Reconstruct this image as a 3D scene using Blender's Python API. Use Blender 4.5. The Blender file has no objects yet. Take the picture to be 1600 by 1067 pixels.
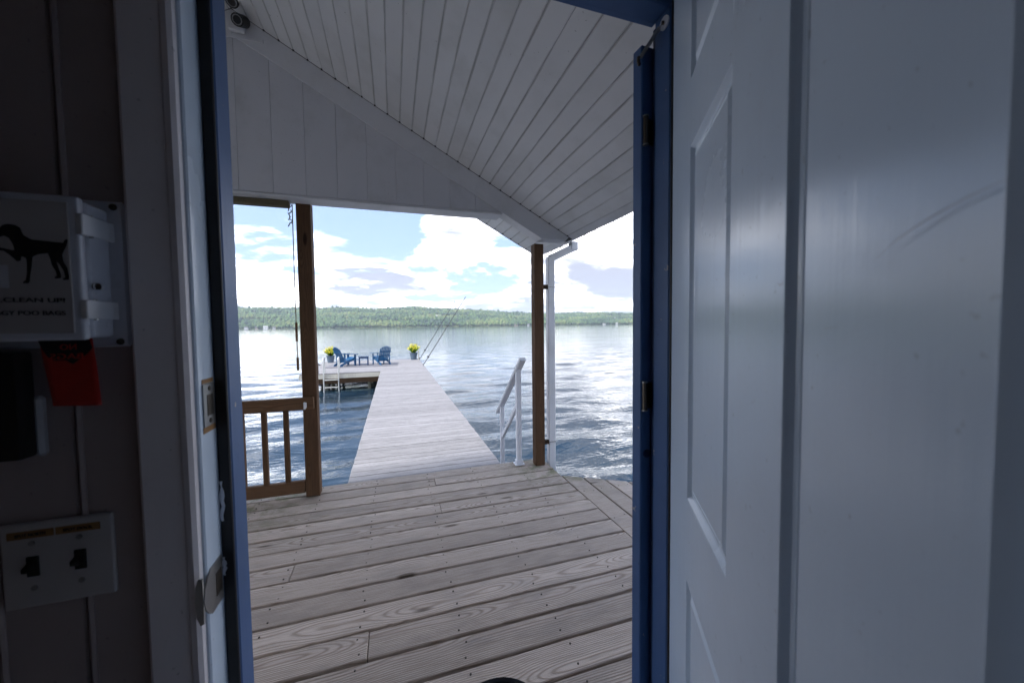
import bpy, bmesh, math, random
import numpy as np
from mathutils import Vector, Matrix, noise as mnoise
R = math.radians
rnd = random.Random(7)
sc = bpy.context.scene
COL = sc.collection

# ------------------------------------------------------------ camera, sky, sun, exposure
CAM_R = Vector((0.95225, -0.30509, -0.01177))
CAM_U = Vector((0.02450, 0.03793, 0.99898))
CAM_F = Vector((0.30434, 0.95157, -0.04359))
cam = bpy.data.cameras.new('camera')
cam.sensor_width = 36.0
cam.lens = 577.0 / 1600.0 * 36.0
cam.clip_start = 0.01
cam.clip_end = 20000
cam.dof.use_dof = True
cam.dof.focus_distance = 5.0
cam.dof.aperture_fstop = 5.6
camo = bpy.data.objects.new('camera', cam)
COL.objects.link(camo)
m = Matrix((CAM_R, CAM_U, -CAM_F)).transposed().to_4x4()
m.translation = Vector((0, 0, 1.3))
camo.matrix_world = m
sc.camera = camo

SUN_EL, SUN_AZ = 58.0, 245.0      # azimuth measured from +Y clockwise (to +X)
sdir = Vector((math.sin(R(SUN_AZ)) * math.cos(R(SUN_EL)), math.cos(R(SUN_AZ)) * math.cos(R(SUN_EL)), math.sin(R(SUN_EL))))
sl = bpy.data.lights.new('sun', 'SUN')
sl.energy = 0.65
sl.angle = R(14)
sl.color = (1.0, 0.96, 0.9)
so = bpy.data.objects.new('sun', sl)
so.rotation_euler = (-sdir).to_track_quat('-Z', 'Y').to_euler()
COL.objects.link(so)

sc.view_settings.view_transform = 'Standard'
sc.view_settings.look = 'None'
sc.view_settings.gamma = 1.0
sc.view_settings.use_curve_mapping = False
sc.view_settings.exposure = 3.55
sc.render.engine = 'CYCLES'
sc.cycles.use_denoising = True
sc.cycles.max_bounces = 10
sc.cycles.diffuse_bounces = 6
sc.cycles.glossy_bounces = 4
sc.cycles.volume_bounces = 1
sc.cycles.sample_clamp_indirect = 4.0
sc.cycles.caustics_refractive = False


class NT:
    """small helper to write node trees"""
    def __init__(s, tree):
        s.t = tree
        s.t.nodes.clear()

    def n(s, typ, ins=None, **kw):
        nd = s.t.nodes.new(typ)
        for k, v in kw.items():
            setattr(nd, k, v)
        for k, v in (ins or {}).items():
            s.put(nd.inputs[k], v)
        return nd

    def put(s, sock, v):
        if isinstance(v, bpy.types.NodeSocket):
            s.t.links.new(v, sock)
        elif isinstance(v, bpy.types.Node):
            s.t.links.new(v.outputs[0], sock)
        else:
            if sock.type == 'RGBA' and len(v) == 3:
                v = (*v, 1)
            sock.default_value = v

    def m(s, op, a, b=0.0, c=0.0, clamp=False):
        nd = s.n('ShaderNodeMath', operation=op, use_clamp=clamp)
        s.put(nd.inputs[0], a); s.put(nd.inputs[1], b); s.put(nd.inputs[2], c)
        return nd.outputs[0]

    def vm(s, op, a, b=(0, 0, 0)):
        nd = s.n('ShaderNodeVectorMath', operation=op)
        s.put(nd.inputs[0], a); s.put(nd.inputs[1], b)
        return nd.outputs['Value'] if op in ('DOT_PRODUCT', 'LENGTH', 'DISTANCE') else nd.outputs[0]

    def mix(s, f, a, b, blend='MIX'):
        nd = s.n('ShaderNodeMix', data_type='RGBA', blend_type=blend)
        s.put(nd.inputs[0], f); s.put(nd.inputs[6], a); s.put(nd.inputs[7], b)
        return nd.outputs[2]

    def ramp(s, f, a, b, lo=0.0, hi=1.0):
        nd = s.n('ShaderNodeMapRange', interpolation_type='SMOOTHSTEP')
        s.put(nd.inputs[0], f); s.put(nd.inputs[1], a); s.put(nd.inputs[2], b)
        s.put(nd.inputs[3], lo); s.put(nd.inputs[4], hi)
        return nd.outputs[0]

    def noise(s, vec, scale, detail=4.0, rough=0.5, dist=0.0):
        nd = s.n('ShaderNodeTexNoise', {'Vector': vec, 'Scale': scale, 'Detail': detail, 'Roughness': rough, 'Distortion': dist})
        return nd.outputs['Fac']

    def sep(s, v):
        nd = s.n('ShaderNodeSeparateXYZ', {0: v})
        return nd.outputs[0], nd.outputs[1], nd.outputs[2]

    def comb(s, x, y, z):
        return s.n('ShaderNodeCombineXYZ', {0: x, 1: y, 2: z}).outputs[0]


world = bpy.data.worlds.new('World')
sc.world = world
world.use_nodes = True
w = NT(world.node_tree)
tc = w.n('ShaderNodeTexCoord').outputs['Generated']
dx, dy, dz = w.sep(tc)
sky = w.n('ShaderNodeTexSky', sky_type='NISHITA', sun_disc=False, sun_elevation=R(SUN_EL), sun_rotation=R(SUN_AZ), altitude=200, air_density=1.0, dust_density=1.2, ozone_density=1.3)
zz = w.m('ADD', w.m('MAXIMUM', dz, 0.0), 0.20)
u = w.m('DIVIDE', dx, zz)
v = w.m('DIVIDE', dy, zz)
p = w.comb(u, v, 3.7)
pw = w.vm('ADD', p, w.vm('SCALE', w.n('ShaderNodeTexNoise', {'Vector': p, 'Scale': 1.3, 'Detail': 3.0}).outputs['Color']))
for nd in world.node_tree.nodes:
    if nd.bl_idname == 'ShaderNodeVectorMath' and nd.operation == 'SCALE':
        nd.inputs['Scale'].default_value = 0.5
n1 = w.noise(pw, 0.95, 11, 0.56)
n2 = w.noise(w.vm('ADD', pw, (0.0, -0.22, 0.35)), 0.95, 8, 0.54)
n3 = w.noise(w.vm('ADD', pw, (7.1, 2.2, 5.0)), 2.2, 9, 0.6)


def blob(px, py, r0, r1):
    """soft patch of sky around a direction"""
    c = Vector((CAM_R * (px - 800) - CAM_U * (py - 533.5) + CAM_F * 577)).normalized()
    d = w.vm('DISTANCE', tc, tuple(c))
    return w.ramp(d, r0, r1, 1.0, 0.0)


cov = w.m('ADD', n1, w.m('MULTIPLY', w.ramp(dz, 0.35, 0.75), -0.10))
cov = w.m('ADD', cov, w.m('MULTIPLY', w.ramp(dz, 0.02, 0.15, 1.0, 0.0), 0.065))
for (bx, by, r0, r1, amt) in [(640, 350, 0.02, 0.16, -0.09), (700, 375, 0.02, 0.13, 0.10), (450, 400, 0.05, 0.24, 0.06), (520, 350, 0.02, 0.10, 0.05), (470, 455, 0.0, 0.10, -0.05), (760, 455, 0.0, 0.12, -0.05), (900, 470, 0.0, 0.12, -0.04),
                              (930, 430, 0.06, 0.28, 0.12), (800, 395, 0.01, 0.09, -0.06), (560, 215, 0.05, 0.3, -0.1)]:
    cov = w.m('ADD', cov, w.m('MULTIPLY', blob(bx, by, r0, r1), amt))
cov = w.m('ADD', cov, w.m('MULTIPLY', w.m('SUBTRACT', n3, 0.5), 0.14))
mask = w.ramp(cov, 0.445, 0.575)
shade = w.ramp(w.m('SUBTRACT', n2, w.m('MULTIPLY', n3, 0.5)), 0.12, 0.33)
shade = w.m('MULTIPLY', shade, w.ramp(cov, 0.47, 0.56), clamp=True)
shade = w.m('ADD', shade, w.m('MULTIPLY', blob(540, 425, 0.02, 0.14), 0.55), clamp=True)
cloud = w.mix(w.m('MULTIPLY', w.m('POWER', shade, 0.36), 0.995), (8.8, 8.7, 8.8), (0.52, 0.56, 0.70))
blue = w.mix(0.93, sky.outputs[0], (0.36, 0.50, 0.82))
skyc = w.mix(mask, blue, cloud)
bg = w.n('ShaderNodeBackground', {'Color': skyc, 'Strength': 0.1})
wo = w.n('ShaderNodeOutputWorld', {'Surface': bg.outputs[0]})


# ------------------------------------------------------------ material helpers
def mat(name, fn):
    mt = bpy.data.materials.new(name)
    mt.use_nodes = True
    t = NT(mt.node_tree)
    out = t.n('ShaderNodeOutputMaterial')
    bs = t.n('ShaderNodeBsdfPrincipled')
    t.put(out.inputs['Surface'], bs.outputs[0])
    fn(t, bs)
    return mt


def bump(t, bs, h, dist, strength=1.0):
    b = t.n('ShaderNodeBump', {'Height': h, 'Distance': dist, 'Strength': strength})
    t.put(bs.inputs['Normal'], b.outputs[0])


def objco(t, jitter=True):
    co = t.n('ShaderNodeTexCoord').outputs['Object']
    if jitter:
        r = t.n('ShaderNodeObjectInfo').outputs['Random']
        off = t.comb(t.m('MULTIPLY', r, 137.0), t.m('MULTIPLY', r, 61.0), t.m('MULTIPLY', r, 29.0))
        return t.vm('ADD', co, off), co, r
    return co, co, None


def paint(name, col, rough=0.45, dirt=0.25, dirtcol=(0.25, 0.24, 0.2), chips=0.0, brush=0.3, bscale=(1, 1, 1), metal=0.0):
    def f(t, bs):
        v, co, r = objco(t)
        big = t.noise(v, 3.0, 5, 0.6)
        fine = t.noise(v, 45.0, 4, 0.6)
        c = t.mix(t.m('MULTIPLY', t.ramp(big, 0.45, 0.75), dirt), col, dirtcol)
        sp = t.ramp(t.noise(v, 120.0, 2, 0.5), 0.70, 0.76)
        c = t.mix(t.m('MULTIPLY', sp, dirt * 1.4), c, tuple(x * 0.3 for x in dirtcol))
        if chips:
            ch = t.ramp(t.noise(v, 34.0, 5, 0.65), 0.70 - chips * 0.08, 0.72 - chips * 0.08)
            c = t.mix(ch, c, (0.35, 0.33, 0.31))
        t.put(bs.inputs['Base Color'], c)
        bs.inputs['Metallic'].default_value = metal
        t.put(bs.inputs['Roughness'], t.m('ADD', rough, t.m('MULTIPLY', t.m('SUBTRACT', big, 0.5), 0.25)))
        st = t.noise(t.vm('MULTIPLY', v, bscale), 60.0, 3, 0.55)
        bump(t, bs, t.m('ADD', t.m('MULTIPLY', st, brush), t.m('MULTIPLY', fine, 0.3)), 0.0012, 0.6)
    return mat(name, f)


def wood(name, light, dark, ring_amt=0.5, ring=0.006, algae=0.0, rough=0.75, var=0.25, relief=1.0, axis='x', cath=0.055, knots=0.0):
    def f(t, bs):
        v, co, r = objco(t)
        x, y, z = t.sep(v)
        cx, cy, cz = t.sep(co)
        if axis == 'z':
            x, y, z = z, x, y
            cx, cy, cz = cz, cx, cy
        n = t.noise(t.comb(t.m('MULTIPLY', x, 0.9), 0.0, t.m('MULTIPLY', r, 91.0)), 1.0, 2, 0.5)
        a = t.m('ADD', 0.012, t.m('MULTIPLY', t.ramp(n, 0.38, 0.66), cath))
        a = t.m('ADD', a, cz)
        yo = t.m('ADD', cy, t.m('MULTIPLY', t.m('SUBTRACT', r, 0.5), 0.16))
        yo = t.m('ADD', yo, t.m('MULTIPLY', t.m('SUBTRACT', t.noise(t.comb(t.m('MULTIPLY', x, 1.8), 3.0, t.m('MULTIPLY', r, 31.0)), 1.0, 2, 0.5), 0.5), 0.05))
        rad = t.m('SQRT', t.m('ADD', t.m('MULTIPLY', yo, yo), t.m('MULTIPLY', a, a)))
        rad = t.m('ADD', rad, t.m('MULTIPLY', t.noise(t.comb(t.m('MULTIPLY', x, 3.0), t.m('MULTIPLY', y, 14.0), z), 1.0, 4, 0.6), 0.006))
        s = t.m('SINE', t.m('MULTIPLY', rad, 2 * math.pi / ring))
        rg = t.m('POWER', t.m('ADD', t.m('MULTIPLY', s, 0.5), 0.5), 3.0)
        streak = t.noise(t.comb(t.m('MULTIPLY', x, 7.0), t.m('MULTIPLY', y, 320.0), t.m('MULTIPLY', z, 320.0)), 1.0, 3, 0.6)
        blot = t.noise(t.comb(t.m('MULTIPLY', x, 3.0), t.m('MULTIPLY', y, 9.0), z), 1.0, 6, 0.62)
        c = t.mix(t.m('MULTIPLY', rg, ring_amt), light, dark)
        c = t.mix(t.m('MULTIPLY', t.ramp(streak, 0.42, 0.7), 0.45), c, dark)
        c = t.mix(t.m('MULTIPLY', t.ramp(blot, 0.46, 0.70), 0.75), c, tuple(q * 0.62 for q in light))
        if knots:
            kv = t.comb(t.m('MULTIPLY', x, 1.9), t.m('MULTIPLY', y, 7.0), t.m('MULTIPLY', r, 17.0))
            vo = t.n('ShaderNodeTexVoronoi', {'Vector': kv, 'Scale': 1.0})
            kn = t.ramp(vo.outputs['Distance'], 0.05, 0.13, 1.0, 0.0)
            c = t.mix(t.m('MULTIPLY', kn, knots), c, tuple(q * 0.35 for q in dark))
        bri = t.m('ADD', 1.0 - var / 2, t.m('MULTIPLY', t.m('FRACT', t.m('MULTIPLY', r, 7.31)), var))
        c = t.mix(1.0, c, t.comb(bri, bri, bri), 'MULTIPLY')
        if algae:
            pos = t.n('ShaderNodeNewGeometry').outputs['Position']
            px, py, pz = t.sep(pos)
            near = t.ramp(py, 2.2, 3.3)
            side = t.m('MAXIMUM', t.ramp(px, 0.7, 1.4), t.ramp(px, -0.3, -1.1))
            side = t.m('MAXIMUM', side, 0.12)
            an = t.ramp(t.noise(pos, 7.0, 6, 0.7), 0.42, 0.66)
            am = t.m('MULTIPLY', t.m('MULTIPLY', near, side), an)
            c = t.mix(t.m('MULTIPLY', am, algae, clamp=True), c, (0.10, 0.125, 0.035))
        t.put(bs.inputs['Base Color'], c)
        bs.inputs['Roughness'].default_value = rough
        bs.inputs['Specular IOR Level'].default_value = 0.18
        h = t.m('SUBTRACT', t.m('MULTIPLY', rg, 0.6), t.m('MULTIPLY', streak, 0.8))
        bump(t, bs, h, 0.0022 * relief, 0.8)
    return mat(name, f)


def plain(name, col, rough=0.5, metal=0.0, nscale=20.0, var=0.25, bumpd=0.0008):
    def f(t, bs):
        v, co, r = objco(t)
        n = t.noise(v, nscale, 5, 0.6)
        t.put(bs.inputs['Base Color'], t.mix(t.m('MULTIPLY', n, var * 2, clamp=True), col, tuple(x * 0.55 for x in col)))
        t.put(bs.inputs['Roughness'], t.m('ADD', rough, t.m('MULTIPLY', t.m('SUBTRACT', n, 0.5), 0.3), clamp=True))
        bs.inputs['Metallic'].default_value = metal
        bump(t, bs, n, bumpd, 0.5)
    return mat(name, f)


M = {}
M['deck'] = wood('weathered_deck_wood', (0.60, 0.50, 0.42), (0.20, 0.135, 0.085), 0.55, 0.0075, algae=1.0, var=0.3, relief=1.3, knots=0.8)
M['dock'] = wood('grey_dock_wood', (0.255, 0.25, 0.26), (0.105, 0.10, 0.105), 0.4, 0.008, var=0.28)  # the dock boards' own light grey
M['fascia'] = wood('pale_dock_fascia', (0.42, 0.41, 0.37), (0.24, 0.23, 0.2), 0.3, 0.01, var=0.1)
M['joist'] = wood('dark_joist_wood', (0.055, 0.033, 0.019), (0.025, 0.016, 0.011), 0.4, 0.01)  # joist brown darkened so the plank gaps look shaded
M['post'] = wood('brown_treated_post', (0.13, 0.072, 0.038), (0.055, 0.026, 0.013), 0.5, 0.009, axis='z', var=0.15, knots=0.9)
M['rail'] = wood('brown_treated_rail', (0.16, 0.09, 0.048), (0.07, 0.035, 0.018), 0.55, 0.008, var=0.25, knots=0.6)
M['pile'] = wood('grey_green_pile', (0.16, 0.16, 0.12), (0.07, 0.07, 0.05), 0.4, 0.01, axis='z')


def ceilpaint(t, bs):
    v, co, r = objco(t)
    x, y, z = t.sep(co)
    edge = t.ramp(t.m('ABSOLUTE', y), 0.041, 0.045)
    vn = t.noise(t.vm('MULTIPLY', v, (2.2, 30.0, 30.0)), 1.0, 5, 0.65)
    mil = t.m('MULTIPLY', edge, t.ramp(vn, 0.38, 0.58))
    c = t.mix(t.m('MULTIPLY', mil, 0.42), (0.82, 0.82, 0.81), (0.26, 0.25, 0.21))
    big = t.noise(v, 2.2, 6, 0.62)
    c = t.mix(t.m('MULTIPLY', t.ramp(big, 0.45, 0.75), 0.28), c, (0.42, 0.42, 0.36))
    sp = t.ramp(t.noise(v, 55.0, 3, 0.5), 0.72, 0.76)
    c = t.mix(t.m('MULTIPLY', sp, 0.6), c, (0.1, 0.09, 0.07))
    bri = t.m('ADD', 0.93, t.m('MULTIPLY', r, 0.07))
    c = t.mix(1.0, c, t.comb(bri, bri, bri), 'MULTIPLY')
    t.put(bs.inputs['Base Color'], c)
    bs.inputs['Roughness'].default_value = 0.5
    bump(t, bs, t.noise(t.vm('MULTIPLY', v, (4, 60, 60)), 1.0, 4, 0.6), 0.0008, 0.6)


M['ceiling'] = mat('white_beadboard_paint', ceilpaint)
M['white'] = paint('white_exterior_paint', (0.72, 0.72, 0.73), 0.5, 0.3, (0.35, 0.35, 0.3))
M['siding'] = paint('white_siding_paint', (0.66, 0.66, 0.68), 0.6, 0.35, (0.36, 0.36, 0.33))
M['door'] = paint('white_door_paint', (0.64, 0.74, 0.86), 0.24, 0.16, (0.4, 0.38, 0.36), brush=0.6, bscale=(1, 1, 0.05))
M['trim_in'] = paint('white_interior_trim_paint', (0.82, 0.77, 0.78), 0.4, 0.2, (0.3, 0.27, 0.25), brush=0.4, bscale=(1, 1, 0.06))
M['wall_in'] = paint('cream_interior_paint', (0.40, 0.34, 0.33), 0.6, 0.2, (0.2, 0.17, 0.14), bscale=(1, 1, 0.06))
M['room'] = paint('dim_room_surface', (0.62, 0.56, 0.53), 0.8, 0.2)
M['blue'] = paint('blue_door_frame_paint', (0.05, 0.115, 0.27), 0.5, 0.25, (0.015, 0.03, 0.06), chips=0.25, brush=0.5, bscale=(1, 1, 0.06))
M['blue_shaded'] = paint('shaded_blue_frame_paint', (0.012, 0.026, 0.075), 0.4, 0.2, (0.01, 0.012, 0.02), chips=0.1, bscale=(1, 1, 0.06))  # darker copy of the frame blue, shade put into the colour
M['rubber'] = plain('black_rubber', (0.012, 0.012, 0.014), 0.5)
M['steel'] = plain('worn_steel', (0.36, 0.36, 0.36), 0.4, 1.0)
M['darksteel'] = plain('dark_bronze_metal', (0.12, 0.10, 0.08), 0.35, 1.0)
M['alum'] = plain('pale_aluminium', (0.62, 0.62, 0.60), 0.4, 0.7)
M['railwhite'] = plain('white_powder_coat', (0.78, 0.79, 0.82), 0.35, 0.0, var=0.06)
M['plastic'] = plain('pale_grey_plastic', (0.66, 0.68, 0.75), 0.3, 0.0, var=0.08, bumpd=0.0002)
M['plate'] = plain('white_switch_plastic', (0.50, 0.48, 0.48), 0.35, 0.0, var=0.1, bumpd=0.0002)
M['black'] = plain('matt_black', (0.008, 0.008, 0.009), 0.5)
M['ink'] = plain('black_print', (0.012, 0.011, 0.013), 0.6)
M['tape'] = plain('amber_label_tape', (0.32, 0.17, 0.06), 0.5)
M['clear'] = plain('milky_clear_plastic', (0.4, 0.4, 0.42), 0.25)
M['chair'] = plain('blue_resin_lumber', (0.004, 0.075, 0.19), 0.4, 0.0, var=0.2)
M['table'] = plain('dark_blue_resin', (0.02, 0.05, 0.12), 0.45, 0.0, var=0.2)
M['pot'] = plain('slate_grey_pot', (0.09, 0.13, 0.18), 0.5)
M['soil'] = plain('dark_potting_soil', (0.03, 0.02, 0.015), 0.9)
M['rug'] = plain('grey_woven_rug', (0.15, 0.15, 0.17), 0.9, nscale=60)
M['blindm'] = plain('olive_tan_blind', (0.14, 0.115, 0.06), 0.7, nscale=60)
M['cord'] = plain('pale_cord', (0.30, 0.27, 0.2), 0.7)
M['rod'] = plain('grey_graphite_rod', (0.04, 0.035, 0.035), 0.35)
M['roofing'] = plain('grey_asphalt_shingle', (0.09, 0.09, 0.09), 0.9, nscale=80)
M['moss'] = plain('green_moss', (0.07, 0.09, 0.02), 0.95, nscale=50)


def redbag(t, bs):
    v, co, r = objco(t, False)
    n = t.noise(co, 40.0, 4, 0.5)
    t.put(bs.inputs['Base Color'], t.mix(n, (0.62, 0.03, 0.02), (0.42, 0.015, 0.012)))
    bs.inputs['Roughness'].default_value = 0.35
    bs.inputs['Transmission Weight'].default_value = 0.0
    bs.inputs['Subsurface Weight'].default_value = 0.0
    bump(t, bs, n, 0.003, 0.5)


M['bag'] = mat('red_thin_plastic', redbag)


def leafmat(name, c1, c2):
    def f(t, bs):
        v, co, r = objco(t)
        n = t.noise(v, 30.0, 3, 0.5)
        t.put(bs.inputs['Base Color'], t.mix(n, c1, c2))
        bs.inputs['Roughness'].default_value = 0.55
    return mat(name, f)


M['leaf'] = leafmat('spring_green_leaf', (0.10, 0.22, 0.02), (0.22, 0.34, 0.03))
M['flower'] = leafmat('yellow_flower', (0.75, 0.55, 0.02), (0.6, 0.62, 0.06))


# ------------------------------------------------------------ mesh helpers
def mesh_obj(name, me, material, parent=None, loc=(0, 0, 0), rot=(0, 0, 0), smooth=False):
    if material is not None and len(me.materials) == 0:
        me.materials.append(material)
    o = bpy.data.objects.new(name, me)
    COL.objects.link(o)
    if parent is not None:
        o.parent = parent
        o.location = Vector(loc) - (parent.get('_o') and Vector(parent['_o']) or Vector((0, 0, 0)))
    else:
        o.location = loc
    o.rotation_euler = rot
    if smooth:
        for pl in me.polygons:
            pl.use_smooth = True
    return o


def tag(o, label, cat, group=None):
    o['label'] = label
    o['category'] = cat
    if group:
        o['group'] = group
    return o


def thing(name, loc, label, cat, rotz=0.0, group=None, structure=False):
    o = bpy.data.objects.new(name, None)
    COL.objects.link(o)
    o.empty_display_size = 0.05
    o.location = loc
    o.rotation_euler = (0, 0, rotz)
    if structure:
        o['kind'] = 'structure'
        if label:
            o['label'] = label
    else:
        tag(o, label, cat, group)
    return o


class G:
    """bmesh gatherer; build() centres the mesh when asked"""
    def __init__(s):
        s.b = bmesh.new()

    def box(s, x0, x1, y0, y1, z0, z1, bev=0.0, seg=1):
        b2 = bmesh.new()
        vs = [b2.verts.new((x, y, z)) for x in (x0, x1) for y in (y0, y1) for z in (z0, z1)]
        for f in ((0, 1, 3, 2), (4, 6, 7, 5), (0, 4, 5, 1), (2, 3, 7, 6), (0, 2, 6, 4), (1, 5, 7, 3)):
            b2.faces.new([vs[i] for i in f])
        if bev:
            bmesh.ops.bevel(b2, geom=list(b2.edges), offset=bev, segments=seg, profile=0.6, affect='EDGES')
        s.merge(b2)
        return s

    def merge(s, b2):
        bmesh.ops.recalc_face_normals(b2, faces=b2.faces)
        me = bpy.data.meshes.new('tmp')
        b2.to_mesh(me)
        b2.free()
        s.b.from_mesh(me)
        bpy.data.meshes.remove(me)

    def beam(s, a, b_, wx, wy, bev=0.0, up=(0, 0, 1)):
        """box along a->b with section wx (sideways) by wy"""
        a, b_ = Vector(a), Vector(b_)
        d = (b_ - a)
        L = d.length
        d.normalize()
        upv = Vector(up)
        if abs(d.dot(upv)) > 0.99:
            upv = Vector((0, 1, 0))
        sx = d.cross(upv).normalized()
        sy = sx.cross(d).normalized()
        g = G().box(-wx / 2, wx / 2, -wy / 2, wy / 2, 0, L, bev)
        mt = Matrix((sx, sy, d)).transposed().to_4x4()
        mt.translation = a
        if mt.to_3x3().determinant() < 0:
            mt = Matrix((-sx, sy, d)).transposed().to_4x4(); mt.translation = a
        bmesh.ops.transform(g.b, matrix=mt, verts=g.b.verts)
        s.merge(g.b)
        return s

    def tube(s, pts, r, n=8, caps=True, r2=None):
        pts = [Vector(p) for p in pts]
        b2 = bmesh.new()
        rings = []
        prev = None
        for i, p in enumerate(pts):
            d = (pts[min(i + 1, len(pts) - 1)] - pts[max(i - 1, 0)]).normalized()
            if prev is None:
                a = d.cross(Vector((0, 0, 1)))
                if a.length < 0.1:
                    a = d.cross(Vector((1, 0, 0)))
            else:
                a = prev - d * prev.dot(d)
            a.normalize()
            prev = a
            c = d.cross(a)
            rr = r if r2 is None else r + (r2 - r) * i / (len(pts) - 1)
            rings.append([b2.verts.new(p + (a * math.cos(2 * math.pi * k / n) + c * math.sin(2 * math.pi * k / n)) * rr) for k in range(n)])
        for i in range(len(rings) - 1):
            for k in range(n):
                b2.faces.new((rings[i][k], rings[i][(k + 1) % n], rings[i + 1][(k + 1) % n], rings[i + 1][k]))
        if caps:
            b2.faces.new(rings[0][::-1]); b2.faces.new(rings[-1])
        s.merge(b2)
        return s

    def prism(s, poly, axis, a0, a1, bev=0.0):
        """poly of 2D points extruded along axis ('x','y','z') from a0 to a1"""
        b2 = bmesh.new()
        def P(q, h):
            if axis == 'y':
                return (q[0], h, q[1])
            if axis == 'x':
                return (h, q[0], q[1])
            return (q[0], q[1], h)
        lo = [b2.verts.new(P(q, a0)) for q in poly]
        hi = [b2.verts.new(P(q, a1)) for q in poly]
        n = len(poly)
        b2.faces.new(lo); b2.faces.new(hi[::-1])
        for i in range(n):
            b2.faces.new((lo[i], hi[i], hi[(i + 1) % n], lo[(i + 1) % n]))
        if bev:
            bmesh.ops.recalc_face_normals(b2, faces=b2.faces)
            bmesh.ops.bevel(b2, geom=list(b2.edges), offset=bev, segments=1, profile=0.6, affect='EDGES')
        s.merge(b2)
        return s

    def lathe(s, prof, centre, n=16, caps=True):
        b2 = bmesh.new()
        rings = [[b2.verts.new((centre[0] + r * math.cos(2 * math.pi * k / n), centre[1] + r * math.sin(2 * math.pi * k / n), centre[2] + z)) for k in range(n)] for r, z in prof]
        for i in range(len(rings) - 1):
            for k in range(n):
                b2.faces.new((rings[i][k], rings[i][(k + 1) % n], rings[i + 1][(k + 1) % n], rings[i + 1][k]))
        if caps:
            b2.faces.new(rings[0][::-1]); b2.faces.new(rings[-1])
        s.merge(b2)
        return s

    def xf(s, mt):
        bmesh.ops.transform(s.b, matrix=mt, verts=s.b.verts)
        return s

    def build(s, name, material, parent=None, centre=False, smooth=False, local=False):
        """vertices are in world space unless local; centre=True puts the origin at the bounding box centre"""
        o0 = Vector((0, 0, 0))
        if centre:
            lo = Vector((min(v.co.x for v in s.b.verts), min(v.co.y for v in s.b.verts), min(v.co.z for v in s.b.verts)))
            hi = Vector((max(v.co.x for v in s.b.verts), max(v.co.y for v in s.b.verts), max(v.co.z for v in s.b.verts)))
            o0 = (lo + hi) / 2
            bmesh.ops.translate(s.b, vec=-o0, verts=s.b.verts)
        me = bpy.data.meshes.new(name)
        s.b.to_mesh(me)
        s.b.free()
        o = bpy.data.objects.new(name, me)
        COL.objects.link(o)
        me.materials.append(material)
        if smooth:
            for pl in me.polygons:
                pl.use_smooth = True
            try:
                me.set_sharp_from_angle(angle=R(40))
            except Exception:
                pass
        if parent is not None:
            o.parent = parent
            top = parent
            off = Vector((0, 0, 0))
            while top is not None:
                off += top.location
                top = top.parent
            o.location = o0 if local else o0 - off
        else:
            o.location = o0
        return o


def text_mesh(s, size, depth=0.0004):
    cu = bpy.data.curves.new('lettering', 'FONT')
    cu.body = s
    cu.size = size
    cu.extrude = depth
    cu.resolution_u = 3
    ob = bpy.data.objects.new('lettering', cu)
    COL.objects.link(ob)
    bpy.context.view_layer.update()
    dg = bpy.context.evaluated_depsgraph_get()
    me = bpy.data.meshes.new_from_object(ob.evaluated_get(dg))
    bpy.data.objects.remove(ob)
    bpy.data.curves.remove(cu)
    return me


def text_obj(name, s, size, parent, loc, width=None, align='r', mirror=False, skew=0.0, material=None, bold=0.0):
    """lettering standing upright facing -Y, placed at world loc"""
    me = text_mesh(s, size)
    xs = [v.co.x for v in me.vertices]
    x0, x1 = min(xs), max(xs)
    k = 1.0 if width is None else width / (x1 - x0)
    for v in me.vertices:
        x = (v.co.x - (x1 if align == 'r' else (x0 + x1) / 2 if align == 'c' else x0)) * k
        if mirror:
            x = -x
        v.co = Vector((x, -v.co.z, v.co.y))
    me.materials.append(material or M['ink'])
    o = bpy.data.objects.new(name, me)
    COL.objects.link(o)
    o.parent = parent
    off = Vector((0, 0, 0))
    top = parent
    while top is not None:
        off += top.location
        top = top.parent
    o.location = Vector(loc) - off
    return o


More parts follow.
